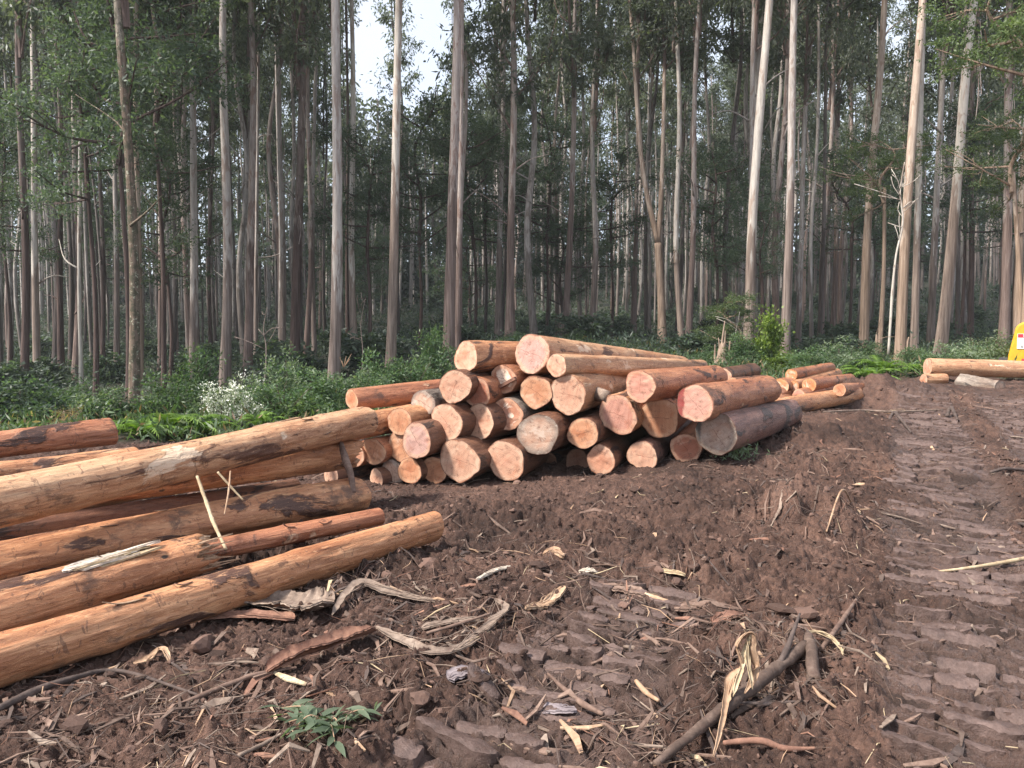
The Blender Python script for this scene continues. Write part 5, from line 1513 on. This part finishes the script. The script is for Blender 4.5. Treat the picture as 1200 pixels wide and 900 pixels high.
# thin white dead stem
pb = W(1041, 416, 25)
base = Vector((pb.x, pb.y, bz(pb.x, pb.y) - 0.1))
root = thing("dead_tree", "thin crooked whitish dead stem with twiggy top among the right hand gums", "dead tree", base)
mb = MB()
pp = [W(1041, 416, 25), W(1046, 340, 25), W(1050, 300, 25), (W(1058, 260, 25)), W(1055, 225, 25), W(1060, 190, 25)]
pp = [tuple(p - base) for p in pp]
mb.tube(resample(pp, 36), np.interp(np.linspace(0, 1, len(resample(pp, 36))), [0, 1], [0.048, 0.018]), 7, 0, amp=0.2, freq=5)
for k in range(18):
    s = tg.uniform(0.45, 1.0); P = resample(pp, 36); b = P[int(s * (len(P) - 1))]
    e = b + np.array([tg.normal(0, .45), tg.normal(0, .3), tg.uniform(0.1, 0.9)])
    mb.tube(resample([tuple(b), tuple((b + e) / 2 + tg.normal(0, .08, 3)), tuple(e)], 6), 0.013, 4)
link("trunk", mb.mesh("trunk", [TRUNK["white"]], True), root)

# small pale dead sapling at the left
def sapling(lab, px, py, d, pts, rad, tone, ntw=8, leafy=None):
    pb_ = W(px, py, d); b_ = Vector((pb_.x, pb_.y, bz(pb_.x, pb_.y) - 0.1))
    rt = thing("sapling", lab, "sapling", b_)
    mb = MB(); P = resample([tuple(W(a, b, d) - b_) for a, b in pts], 20)
    mb.tube(P, np.linspace(rad, rad * 0.35, len(P)), 6)
    for k in range(ntw):
        b = P[tg.integers(len(P) // 3, len(P))]; e = b + np.array([tg.normal(0, .35), tg.normal(0, .2), tg.uniform(0.0, 0.6)])
        mb.tube(resample([tuple(b), tuple((b + e) / 2 + tg.normal(0, .06, 3)), tuple(e)], 5), 0.01, 4)
    link("trunk", mb.mesh("trunk", [TRUNK[tone]], True), rt)
    if leafy:
        c = link("crown", leafy, rt); c.location = P[-1] - np.array([0, 0, 0.8]); c.scale = (0.55, 0.55, 0.5)
    return rt


sapling("thin grey crooked sapling behind the green shrubs left of the dark ragged trunk", 310, 452, 22, [(310, 455), (312, 410), (309, 385), (313, 360)], 0.022, "grey", 5)
sapling("bare grey forked twiggy sapling right of the slightly bowed pale gum", 424, 440, 26, [(424, 442), (425, 410), (423, 380), (428, 350)], 0.022, "grey", 6)
sapling("leafy thin sapling between broken stump and bright leaning gum", 862, 425, 24, [(862, 428), (861, 410), (862, 392), (864, 380)], 0.035, "white", 5, OLI[0])
sapling("two pronged broken pale sapling stump behind the lime ferns", 1027, 412, 24, [(1027, 418), (1027, 400), (1027, 392)], 0.05, "tan", 3)
sapling("short snapped trunk between the tall tan brown gum and its pale neighbour", 1063, 420, 27, [(1062, 422), (1063, 405), (1065, 395)], 0.07, "tan", 0)

# splintered snag
pb = W(846, 428, 23); base = Vector((pb.x, pb.y, bz(pb.x, pb.y) - 0.1))
root = thing("broken_stump", "tall splintered grey stump with jagged spikes behind the dark yellow ended log", "stump", base)
mb = MB()
mb.tube(resample([(0, 0, 0), (0, 0, 0.45), (0.02, 0, 0.8)], 8), [0.27, 0.24, 0.22, 0.20, 0.18, 0.15, 0.12, 0.09, 0.06][:len(resample([(0, 0, 0), (0, 0, 0.45), (0.02, 0, 0.8)], 8))], 12, amp=0.25, freq=4)
for (x0, hgt, lx) in ((-0.20, 0.75, -0.02), (-0.08, 1.45, 0.14), (0.06, 1.15, 0.02), (0.17, 0.85, 0.06), (0.0, 0.95, -0.12), (0.12, 0.6, 0.12)):
    mb.tube(resample([(x0, tg.uniform(-.1, .1), 0.1), (x0 + lx * .5, 0, hgt * .55), (x0 + lx, 0, hgt)], 8), np.linspace(0.075, 0.012, 9)[:len(resample([(x0, 0, 0.1), (x0, 0, 1), (x0, 0, hgt)], 8))], 6, amp=0.25, freq=6)
link("trunk", mb.mesh("trunk", [TRUNK["tan"]], True), root)

# wattles and other understorey trees in front of the dark wood
def small_tree(lab, px, py, d, crown_py, mesh, sc_, tone="dark", grp=None, name="wattle_tree", rot=None, lean_px=0):
    pb_ = W(px, py, d); b_ = Vector((pb_.x, pb_.y, bz(pb_.x, pb_.y) - 0.15))
    rt = thing(name, lab, "tree", b_, grp)
    zc_ = WY(px, crown_py, pb_.y).z - b_.z
    lx = lean_px / F * d
    mb = MB(); trunk_geo(mb, [(0, 0, 0), (0.1 + lx * .4, 0.05, zc_ * .5), (lx, 0, zc_ + 0.5)], 0.10, 0.06, 9, int(px), 0.3, 16)
    link("trunk", mb.mesh("trunk", [TRUNK[tone]], True), rt)
    c = link("crown", mesh, rt); c.location = (lx, 0, zc_ - 0.1); c.scale = (sc_, sc_, sc_); c.rotation_euler = (0, 0, tg.uniform(0, 6.28) if rot is None else rot)
    return rt


UND = "leafy understorey trees before the dark wood"
for (lab, px, py, d, cpy, k, s) in [
    ("layered dark wattle with wide flat sprays around the mossy spotted trunk", 150, 470, 25, 190, 0, 1.25),
    ("wattle with drooping green sprays left of the mossy spotted trunk", 112, 465, 27, 230, 1, 0.9),
    ("high wattle head right of the mossy spotted trunk", 192, 455, 30, 150, 2, 1.2),
    ("dark wattle low in the shade right of the mossy spotted trunk", 200, 450, 34, 330, 3, 1.0),
    ("dark green wattle low behind the far left trunks", 12, 455, 34, 290, 1, 1.0),
    ("flat topped dark wattle between the clean pale gum and the stout pinkish gum", 492, 425, 40, 285, 0, 1.15),
    ("flat topped dark wattle between the stout pinkish gum and the flared reddish one", 556, 415, 42, 290, 3, 1.1),
    ("rounded green wattle just left of the reddish gum over the highest log", 640, 400, 44, 280, 2, 1.2),
    ("rounded green wattle between the grey dead branched gum and the thin red gum", 716, 400, 44, 310, 1, 1.0),
    ("feathery wattle right of the crossing pair of gums", 838, 410, 38, 310, 2, 0.95),
    ("feathery grey green wattle between the bright leaning gum and the lime bush", 890, 412, 30, 325, 0, 0.5),
    ("dark wattle between the leaning tan gum and the dark red pair", 994, 408, 44, 290, 3, 1.0),
    ("shadowy wattle right of the strongly leaning greenish tan gum", 1125, 405, 40, 270, 1, 1.1),
    ("green wattle head close right of the tall straight brown based gum", 432, 440, 36, 300, 2, 0.9),
]:
    small_tree(lab, px, py, d, cpy, WAT[k], s, grp=UND)
small_tree("light green leafy tree in the top right corner above the ragged brown trunk", 1200, 420, 22, 95, OLI[0], 1.0, "tan", UND, "leafy_tree", 0.4, -12)
small_tree("flat light green spray jutting left in front of the ragged brown trunk", 1195, 420, 24, 222, OLI[1], 0.75, "tan", UND, "leafy_tree", 1.3, -18)
small_tree("thin olive leaved tree left of the tall tan brown gum", 1030, 415, 30, 235, OLI[1], 0.8, "tan", UND, "leafy_tree", 2.0)

# ------------------------------------------------------------------ the wood behind: single trees, copied
BG = "slim trees standing in the dark wood behind"
BGL = {"dark": "one of many slim dark trunks deep in the shaded wood behind the edge trees",
       "grey": "one of many slim grey trunks deep in the shaded wood behind the edge trees",
       "red": "one of many slim reddish trunks deep in the shaded wood behind the edge trees"}
BT = []
for i, tone in enumerate(("dark", "grey", "red", "grey", "dark", "grey")):
    mb = MB(); pts = [(0, 0, 0)] + [(tg.normal(0, .25), tg.normal(0, .25), z_) for z_ in (6, 12, 18, 25)] + [(tg.normal(0, .3), 0, 30)]
    trunk_geo(mb, pts, 0.17, 0.05, 9, 900 + i, 0.35, 40)
    dead_limb(mb, tg, pts, 0.2, 0.6, 4)
    BT.append((tone, mb.mesh("trunk", [TRUNK[{"dark": "wooddark", "grey": "woodgrey", "red": "red"}[tone]]], True)))
bgr = np.random.default_rng(2024)
placed = []
tries = 0
while len(placed) < 248 and tries < 20000:
    tries += 1
    d = 36 + 78 * bgr.random() ** 1.15
    x = (bgr.random() * 2 - 1) * (d * 0.70 + 4)
    gp_ = 600 + 900 * x / d
    if (402 < gp_ < 532 and bgr.random() < 0.92) or (985 < gp_ < 1085 and bgr.random() < 0.6) or (625 < gp_ < 715 and bgr.random() < 0.5): continue
    if any((x - a) ** 2 + (d - b) ** 2 < 1.9 ** 2 for a, b in placed): continue
    if any((x - a) ** 2 + (d - b) ** 2 < 1.3 ** 2 for a, b in edge_xy): continue
    placed.append((x, d))
for i, (x, y) in enumerate(placed):
    k = int(bgr.integers(0, len(BT))); tone, me = BT[k]
    h = bgr.uniform(0.80, 1.16)
    root = thing("forest_tree", BGL[tone], "tree", (x, y, bz(x, y) - 0.2), BG)
    root.rotation_euler = (bgr.normal(0, .006), bgr.normal(0.006, .008), bgr.uniform(0, 6.28))
    w_ = bgr.uniform(0.55, 1.1)
    tr_ = link("trunk", me, root); tr_.scale = (w_, w_, h)
    cz = bgr.uniform(15, 21) * h
    c = link("crown", GUMF[int(bgr.integers(0, len(GUMF)))], root); c.location = (0, 0, cz)
    s_ = bgr.uniform(0.65, 1.02); c.scale = (s_, s_, (30 * h + 1 - cz) / 16.0); c.rotation_euler = (0, 0, bgr.uniform(0, 6.28))

# shrubs under the trees
for i in range(130):
    d = 27 + 85 * bgr.random(); x = (bgr.random() * 2 - 1) * (d * 0.70 + 3)
    if d < np.interp(x, EDX, EDY) + 7: continue
    m = SH["far"][i % 3]
    o = link("forest_shrub", m); tag(o, "one of many dark green shrubs growing in shade between the trunks of the wood", "shrub", "shrubs under the trees of the dark wood")
    s_ = bgr.uniform(1.3, 2.6); o.scale = (s_ * 1.2, s_ * 1.2, s_ * bgr.uniform(0.45, 0.85)); o.rotation_euler = (0, 0, bgr.uniform(0, 6.28))
    o.location = (x, d, bz(x, d) - 0.1)

# understorey wattles in the wood
for i in range(30):
    d = 44 + 60 * bgr.random(); x = (bgr.random() * 2 - 1) * (d * 0.68 + 3)
    b_ = Vector((x, d, bz(x, d) - 0.2)); zc_ = bgr.uniform(2.0, 9.0)
    rt = thing("wattle_tree", "one of many low dark wattles growing under the slim trunks of the wood", "tree", b_, "low wattles in the dark wood")
    if i == 0:
        mb = MB(); trunk_geo(mb, [(0, 0, 0), (0.1, 0.05, 0.5), (0, 0, 1.0)], 0.10, 0.07, 8, 3, 0.0, 8); WTR = mb.mesh("trunk", [TRUNK["wooddark"]], True)
    o = link("trunk", WTR, rt); o.scale = (1, 1, zc_ + 0.6)
    c = link("crown", WAT[i % 4], rt); s_ = bgr.uniform(0.9, 1.5); c.location = (0, 0, zc_); c.scale = (s_, s_, s_ * 0.9); c.rotation_euler = (0, 0, bgr.uniform(0, 6.28))

# far wood as one mass
fr = np.random.default_rng(99)
mb = MB()
Pl = []; Dl = []
for i in range(318):
    x = (fr.random() * 2 - 1) * 125; y = 118 + 55 * fr.random(); z = bz(x, y); h = fr.uniform(22, 32)
    if i >= 300:
        y = 100 + 22 * fr.random(); x = -y * fr.uniform(0.08, 0.22); z = bz(x, y); h = fr.uniform(26, 31)
    mb.tube([(x, y, z - 0.3), (x + fr.normal(0, .3), y, z + h * .5), (x + fr.normal(0, .6), y, z + h)], [0.26, 0.2, 0.08], 6, 0)
    n = 640
    zz = fr.random(n) ** 0.9
    rr = 3.4 * np.sqrt(fr.random(n)) * (1.05 - 0.6 * zz)
    aa = fr.uniform(0, 6.28, n)
    ang = np.sin(aa * 3 + i) * 0.3 + 1
    Pl.append(np.stack([x + rr * ang * np.cos(aa), y + rr * np.sin(aa), z + h * (0.0 + 1.0 * zz) + fr.normal(0, .4, n)], 1))
    dd = fr.normal(size=(n, 3)); dd[:, 2] -= 0.6; Dl.append(dd)
    n = 160
    Pl.append(np.stack([x + fr.normal(0, 2.5, n), y + fr.normal(0, 2.0, n), z + np.abs(fr.normal(0, 2.2, n))], 1)); Dl.append(fr.normal(size=(n, 3)))
for i in range(260):
    x = (fr.random() * 2 - 1) * 88; y = 92 + 24 * fr.random(); z = bz(x, y); h = fr.uniform(15, 21); k_ = fr.normal(0, .25)
    mb.tube([(x, y, z - 0.3), (x + k_, y, z + h * .5), (x + 2 * k_, y, z + h)], [0.20, 0.15, 0.06], 6, 0 if i % 3 else 2)
P = np.vstack(Pl); D = np.vstack(Dl); n = len(P)
V, Q = leaf_quads(P, D, 0.95 * fr.uniform(0.6, 1.3, n), 0.42 * fr.uniform(0.6, 1.3, n), fr)
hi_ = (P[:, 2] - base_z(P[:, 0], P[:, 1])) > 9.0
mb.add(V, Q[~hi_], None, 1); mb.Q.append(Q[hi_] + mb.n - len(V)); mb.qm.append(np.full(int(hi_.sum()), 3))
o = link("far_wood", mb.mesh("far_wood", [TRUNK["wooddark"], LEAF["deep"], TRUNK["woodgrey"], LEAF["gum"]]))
tag(o, "far hazy mass of trees closing the wood behind the slim trunks", "forest", None, "stuff")

# ------------------------------------------------------------------ shrubs and ferns along the edge
def shrub(lab, px, py_base, w_px, h_px, d, kind, k=0, name="shrub", cat="shrub", grp=None):
    pb_ = W(px, py_base, d)
    m = SH[kind][k % len(SH[kind])]
    o = link(name, m); tag(o, lab, cat, grp)
    sx = w_px / F * d * 1.15; sz_ = (W(px, py_base - h_px, d).z - bz(pb_.x, pb_.y)) * 1.08
    o.scale = (sx, sx * 0.9, sz_)
    o.rotation_euler = (0, 0, tg.uniform(0, 6.28))
    o.location = (pb_.x, pb_.y, bz(pb_.x, pb_.y) - 0.03)
    return o


EDG = "shrubs along the forest edge"
for a in [
    ("glossy dark leafy shrub with bright tips at the far left behind the rearmost foreground log", 42, 505, 80, 52, 14.0, "dark", 0),
    ("dark shrub cut by the photo's left edge behind the rearmost foreground log", -8, 508, 70, 48, 13.5, "dark", 1),
    ("pale tipped green shrub just left of the mossy spotted trunk", 124, 503, 72, 48, 14.5, "pale", 0),
    ("reddish dry twiggy bush in front of the left hand shrubs", 84, 508, 42, 34, 13.2, "dry", 0),
    ("green shrub in the gap between the two left hand leafy shrubs", 86, 492, 60, 42, 16.5, "green", 0),
    ("rounded olive green bush left of the smooth broad grey trunk", 236, 482, 62, 60, 19.0, "green", 1),
    ("low green bush directly right of the mossy spotted trunk", 195, 492, 70, 44, 15.5, "green", 2),
    ("white flowering bush behind the uppermost foreground log", 262, 505, 62, 56, 13.3, "flower", 0),
    ("smaller white blossoming bush right of the larger white one", 292, 492, 36, 38, 14.6, "flower", 0),
    ("mid green bush right of the white flowering bushes", 335, 500, 84, 52, 14.0, "green", 0),
    ("mid green bush left of the tall straight brown based gum's foot", 372, 492, 70, 52, 15.0, "green", 1),
    ("dark grey green shrub behind the mid green bushes, by the dark ragged trunk", 335, 465, 70, 44, 20.0, "silver", 0),
    ("fresh green bush right of the tall straight brown based gum's foot", 416, 478, 58, 44, 16.5, "pale", 0),
    ("green bush behind the long reddish crosswise log, left of the clean pale gum", 444, 466, 56, 42, 18.5, "green", 2),
    ("green bush right of the clean pale gum's foot", 484, 458, 60, 40, 19.0, "green", 0),
    ("taller bush between the clean pale gum and the stout pinkish gum", 508, 446, 46, 52, 23.0, "green", 1),
    ("small bush at the foot of the flared reddish gum", 610, 408, 40, 16, 34.0, "green", 2),
    ("low bush above the highest log, between two reddish and grey gums", 676, 404, 40, 18, 36.0, "green", 0),
    ("lime green leafy bush beside the thick grey gum", 902, 440, 44, 66, 23.5, "lime", 0),
    ("lower lime green bush under the tall lime one", 914, 446, 40, 30, 21.0, "lime", 0),
    ("green bush between lime bush and broken stump", 868, 436, 46, 40, 23.0, "green", 1),
    ("green bush left of the broken splintered stump", 836, 438, 36, 30, 24.0, "green", 2),
    ("green bush behind the topmost log of the small right stack", 942, 446, 52, 34, 20.5, "green", 2),
    ("grey green bush behind the right end of the small right stack", 978, 446, 62, 44, 21.0, "silver", 0),
    ("grey green bush left of the lime ferns", 1003, 447, 48, 40, 20.0, "silver", 1),
    ("leafy green bush at the foot of the pale gum right of the tall tan one", 1078, 438, 46, 32, 23.0, "green", 0),
    ("silvery green bush behind the long peeled log, just right of the leaning trunk", 1122, 436, 56, 38, 22.0, "silver", 1),
    ("silvery green bush behind the long peeled log, close to the excavator", 1160, 436, 60, 40, 22.5, "silver", 0),
    ("green bush peeping behind the leaning tan gum's foot", 1020, 436, 40, 30, 24.0, "green", 1),
]:
    shrub(*a, grp=EDG)


def fern(lab, px, py, top, w_px, d, k):
    pb_ = W(px, py, d); g_ = bz(pb_.x, pb_.y)
    o = link("fern", FERN[k % 3]); tag(o, lab, "fern", "ferns along the forest edge")
    s_ = w_px / F * d / 1.15
    o.scale = (s_, s_, max(0.35, (W(px, top, d).z - g_)) / 0.5); o.rotation_euler = (0, 0, tg.uniform(0, 6.28)); o.location = (pb_.x, pb_.y, g_ - 0.02)


for a in [
    ("bright fern clump directly below the mossy spotted trunk", 170, 518, 484, 70, 11.4, 0),
    ("bright fern clump right of the first, in front of the low green bush", 205, 514, 474, 84, 11.9, 1),
    ("bright fern right of the fern pair, below the white flowering bush", 236, 512, 482, 60, 11.9, 2),
    ("small fern showing between rearmost foreground log and mossy trunk", 148, 514, 492, 44, 12.0, 1),
    ("single fern between the white bushes and the mid green bush", 306, 502, 476, 40, 12.6, 0),
    ("tall lime fern left of the tall tan brown gum's foot", 1031, 449, 411, 50, 19.4, 1),
    ("lime fern in front, right above the mud mound", 1020, 452, 426, 50, 18.6, 0),
    ("lime fern left of the others, against the grey green bush", 1006, 450, 424, 36, 19.2, 2),
    ("small fern right of the tall tan brown gum's foot", 1072, 447, 424, 38, 19.6, 2),
    ("fern in the shade left of the leaning trunk's foot", 1088, 440, 416, 32, 21.0, 0),
    ("fern at the grassy verge behind the small right stack", 960, 449, 428, 40, 18.8, 1),
]:
    fern(*a)

# low ground cover
vg = np.random.default_rng(55)
n = 90000
x = vg.uniform(-16, 24, n); y = np.interp(x, EDX, EDY) + vg.random(n) ** 1.6 * 16 - 0.35
mm = (1 - mudmask(x, y)) * (0.5 + 0.8 * fbm2(x * 0.8, y * 0.8, 71, 3))
kp = vg.random(n) < mm + 0.15
x, y = x[kp], y[kp]; n = len(x)
hh = np.abs(vg.normal(0, 1, n)) * 0.13 * (1 + 0.7 * fbm2(x * 1.2, y * 1.2, 72, 2))
P = np.stack([x, y, height(x, y) + hh], 1)
D = vg.normal(size=(n, 3)) * 0.9; D[:, 2] += 0.9
V, Q = leaf_quads(P, D, vg.uniform(0.08, 0.22, n), vg.uniform(0.015, 0.05, n), vg)
mi = vg.choice(3, n, p=[0.5, 0.38, 0.12])
o = link("ground_cover", np_mesh("ground_cover", V, [Q], [LEAF["shrub"], LEAF["olive"], LEAF["dry"]], mi))
tag(o, "low green weeds and leaf litter along the clearing's edge", "ground cover", None, "stuff")

# ferny undergrowth covering the floor of the wood
n = 260000
y = 22 + 95 * vg.random(n) ** 1.1; x = (vg.random(n) * 2 - 1) * (y * 0.72 + 6)
dens = fbm2(x * 0.35, y * 0.35, 171, 3)
kp = (y > np.interp(x, EDX, EDY) + 4) & (vg.random(n) < 0.55 + 0.9 * dens)
x, y = x[kp], y[kp]; n = len(x)
cx_c = np.abs(vg.normal(0, 1, n)) * (0.16 + 0.35 * np.clip(dens[kp] + 0.3, 0, 1)) * (0.7 + y / 90)
P = np.stack([x, y, base_z(x, y) + cx_c], 1); D = vg.normal(size=(n, 3)); D[:, 2] += 0.3
V, Q = leaf_quads(P, D, vg.uniform(0.12, 0.32, n) * (0.6 + y / 70), vg.uniform(0.03, 0.075, n) * (0.6 + y / 70), vg)
o = link("undergrowth", np_mesh("undergrowth", V, [Q], [LEAF["deep"], LEAF["wattle"]], vg.choice(2, n, p=[0.75, 0.25])))
tag(o, "low dark ferny undergrowth covering the floor of the wood", "undergrowth", None, "stuff")

# ------------------------------------------------------------------ excavator at the right edge
YEL = simple("machine_yellow", (0.62, 0.33, 0.02), 0.4, 0.5, 0.12)
STEEL = simple("machine_steel", (0.06, 0.06, 0.065), 0.55, 0.5, 0.3)
GLASS = simple("cab_glass", (0.10, 0.16, 0.24), 0.08, 0.6)
WHT = simple("sign_white", (0.78, 0.78, 0.76), 0.5, 0.4)
REDS = simple("sign_red", (0.60, 0.03, 0.05), 0.5, 0.4)
BLKT = simple("sign_lettering", (0.03, 0.03, 0.035), 0.6, 0.3)
ex = W(1180, 432, 21.5)
exz = bz(ex.x + 2, ex.y + 1.2)
xr = thing("excavator", "yellow excavator at the right edge with a danger sign on its body", "excavator", (ex.x, ex.y, exz))
xr.rotation_euler = (0, 0, -math.atan2(ex.x + 0.3, ex.y))
zb = W(1180, 428, 21.5).z - exz; zt = W(1180, 377, 21.5).z - exz
mb = MB()
pr = []
n = 10; rc = 0.28
for k in range(n + 1):
    a = math.pi - k / n * math.pi / 2
    pr.append((0.14 + rc + math.cos(a) * rc, zt - rc + math.sin(a) * rc))
prof = [(0.0, zb), (0.02, zb + 0.3)] + pr + [(3.1, zt), (3.1, zb)]
D_ = 2.5
Vb = np.array([(x_, 0.0, z_) for x_, z_ in prof] + [(x_, D_, z_) for x_, z_ in prof])
m_ = len(prof); Qb = [[i, (i + 1) % m_, (i + 1) % m_ + m_, i + m_] for i in range(m_)]
bm_me = bpy.data.meshes.new("body")
bm_me.from_pydata([tuple(v_) for v_ in Vb], [], [list(reversed(q)) for q in Qb] + [list(range(m_))] + [list(range(2 * m_ - 1, m_ - 1, -1))])
bm_me.materials.append(YEL); bm_me.update()
ob = link("body", bm_me, xr)
bv = ob.modifiers.new("bevel", 'BEVEL'); bv.width = 0.05; bv.segments = 3
mb = MB(); mb.box((1.5, 1.25, zb - 0.10), (3.3, 2.6, 0.18)); link("deck", mb.mesh("deck", [YEL]), xr)
mb = MB(); mb.box((1.55, 1.25, zb - 0.30), (2.4, 1.6, 0.22)); mb.box((1.6, 1.25, 0.32), (2.6, 1.5, 0.3)); link("undercarriage", mb.mesh("undercarriage", [STEEL]), xr)
for yy in (0.62, 2.1):
    mb = MB()
    pth = []
    for k in range(40):
        a = k / 40 * math.tau
        cxx = 1.3 if math.cos(a) > 0 else -1.3
        pth.append((2.1 + cxx + 0.32 * math.cos(a), yy, 0.36 + 0.33 * math.sin(a)))
    for k in range(40):
        a_ = np.array(pth[k]); b_ = np.array(pth[(k + 1) % 40]); seg_ = max(1, int(np.linalg.norm(b_ - a_) / 0.12))
        for s in range(seg_):
            c_ = a_ + (b_ - a_) * (s + .5) / seg_; mb.box(tuple(c_), (0.10, 0.5, 0.07))
    mb.box((2.1, yy, 0.36), (2.6, 0.34, 0.42))
    link("track", mb.mesh("track", [STEEL]), xr)
mb = MB(); mb.box((2.3, 0.62, zt + 0.45), (1.3, 1.0, 0.1)); mb.box((2.3, 0.62, zt + 1.0), (1.34, 1.04, 0.08))
for (a_, b_) in ((1.68, 0.14), (2.92, 0.14), (1.68, 1.1), (2.92, 1.1)): mb.box((a_, b_, zt + 0.5), (0.08, 0.08, 1.0))
cab = link("cab", mb.mesh("cab", [YEL]), xr)
mb = MB(); mb.box((2.3, 0.62, zt + 0.5), (1.2, 0.92, 0.93)); link("cab_glass", mb.mesh("cab_glass", [GLASS]), xr)
mb = MB(); mb.tube([(2.6, 1.6, zt - 0.2), (4.2, 1.6, zt + 2.4), (5.2, 1.6, zt + 2.9)], [0.24, 0.22, 0.2], 8); mb.tube([(5.2, 1.6, zt + 2.9), (7.0, 1.6, zt + 0.6), (7.4, 1.6, zt - 0.4)], [0.18, 0.15, 0.12], 8)
link("boom", mb.mesh("boom", [YEL]), xr)
mb = MB(); mb.box((-0.10, 0.3, zb + 0.16), (0.22, 0.12, 0.10)); link("guard_bar", mb.mesh("guard_bar", [STEEL]), xr)
mb = MB(); mb.box((0.40, -0.03, zb + 0.16), (0.14, 0.03, 0.06)); link("reflector", mb.mesh("reflector", [REDS]), xr)
sg_l = 0.24; sg_w = 0.62; sg_b = W(1187, 408.5, 21.5).z - exz; sg_t = W(1187, 391, 21.5).z - exz
cx_ = sg_l + sg_w / 2 - 0.03
mb = MB(); mb.box((cx_, -0.012, (sg_b + sg_t) / 2), (sg_w, 0.02, sg_t - sg_b))
sign = link("danger_sign", mb.mesh("danger_sign", [WHT]), xr)
mb = MB(); mb.box((cx_, -0.026, sg_t - 0.055), (sg_w - 0.02, 0.01, 0.095)); link("red_band", mb.mesh("red_band", [REDS]), sign)


def text(s, x_, z_, size, m, par):
    cu = bpy.data.curves.new("t", 'FONT'); cu.body = s; cu.size = size; cu.align_x = 'CENTER'; cu.align_y = 'CENTER'; cu.extrude = 0.002
    to = bpy.data.objects.new("t", cu); COL.objects.link(to)
    bpy.context.view_layer.update()
    me = bpy.data.meshes.new_from_object(to.evaluated_get(bpy.context.evaluated_depsgraph_get()))
    bpy.data.objects.remove(to)
    me.materials.clear(); me.materials.append(m); me.name = "lettering"
    o_ = link("lettering", me, par); o_.rotation_euler = (R(90), 0, 0); o_.location = (x_, -0.036 if m is WHT else -0.026, z_)
    return o_


hgt = sg_t - 0.10 - sg_b
text("DANGER", cx_ + 0.02, sg_t - 0.055, 0.10, WHT, sign)
text("KEEP", cx_, sg_b + hgt * 0.80, 0.105, BLKT, sign)
text("CLEAR", cx_, sg_b + hgt * 0.49, 0.105, BLKT, sign)
text("8 METRES", cx_, sg_b + hgt * 0.18, 0.105, BLKT, sign)
#TREES_END

# ------------------------------------------------------------------ air
HAZE_DENSITY = 0.0005
hm = bpy.data.materials.new("haze"); hm.use_nodes = True
hn = hm.node_tree.nodes; hn.clear()
ho = hn.new("ShaderNodeOutputMaterial"); pv = hn.new("ShaderNodeVolumePrincipled")
pv.inputs["Color"].default_value = (0.90, 0.95, 0.97, 1); pv.inputs["Density"].default_value = HAZE_DENSITY
hm.node_tree.links.new(pv.outputs[0], ho.inputs["Volume"])
zlo = float(gz.min()) - 1.0
mb = MB(); mb.box((0, 71, (zlo + 62) / 2), (386, 270, 62 - zlo))
hz_o = link("haze", mb.mesh("haze", [hm])); tag(hz_o, "thin pale air between the camera and the far wood", "haze", None, "stuff")

# ------------------------------------------------------------------ light
SUN_EL, SUN_AZ = 49, 246     # azimuth the sun stands at, clockwise from +Y
w = bpy.data.worlds.new("World"); sc.world = w; w.use_nodes = True
nt = w.node_tree
bg = nt.nodes["Background"]
sky = nt.nodes.new("ShaderNodeTexSky"); sky.sky_type = 'NISHITA'; sky.sun_disc = False
sky.sun_elevation = R(SUN_EL); sky.sun_rotation = R(SUN_AZ)
tc = nt.nodes.new("ShaderNodeTexCoord")
cn = nt.nodes.new("ShaderNodeTexNoise"); cn.inputs["Scale"].default_value = 2.2; cn.inputs["Detail"].default_value = 6
nt.links.new(tc.outputs["Generated"], cn.inputs["Vector"])
mr = nt.nodes.new("ShaderNodeMapRange"); mr.inputs[1].default_value = 0.35; mr.inputs[2].default_value = 0.65
mr.inputs[3].default_value = 0.70; mr.inputs[4].default_value = 0.97
nt.links.new(cn.outputs[0], mr.inputs[0])
mx = nt.nodes.new("ShaderNodeMix"); mx.data_type = 'RGBA'
nt.links.new(mr.outputs[0], mx.inputs[0]); nt.links.new(sky.outputs[0], mx.inputs[6]); mx.inputs[7].default_value = (3.2, 3.45, 3.95, 1)
nt.links.new(mx.outputs[2], bg.inputs[0]); bg.inputs[1].default_value = 0.10
sl = bpy.data.lights.new("sun", 'SUN'); sl.energy = 3.0; sl.angle = R(8); sl.color = (1.0, 0.94, 0.86)
so = bpy.data.objects.new("sun", sl); COL.objects.link(so)
dv = Vector((math.sin(R(SUN_AZ)) * math.cos(R(SUN_EL)), math.cos(R(SUN_AZ)) * math.cos(R(SUN_EL)), math.sin(R(SUN_EL))))
so.rotation_euler = dv.to_track_quat('Z', 'Y').to_euler(); so.location = dv * 60

# ------------------------------------------------------------------ render settings
sc.render.engine = 'CYCLES'
cy = sc.cycles
cy.use_adaptive_sampling = True; cy.adaptive_threshold = 0.015
cy.max_bounces = 6; cy.diffuse_bounces = 3; cy.glossy_bounces = 2; cy.transmission_bounces = 3; cy.transparent_max_bounces = 4
cy.volume_bounces = 0; cy.volume_max_steps = 64
cy.use_denoising = True
try:
    cy.denoiser = 'OPENIMAGEDENOISE'; cy.denoising_input_passes = 'RGB_ALBEDO_NORMAL'; cy.denoising_prefilter = 'NONE'
except Exception:
    pass
vs = sc.view_settings
vs.view_transform = 'Standard'; vs.look = 'None'; vs.gamma = 1.0; vs.use_curve_mapping = False; vs.exposure = 1.7
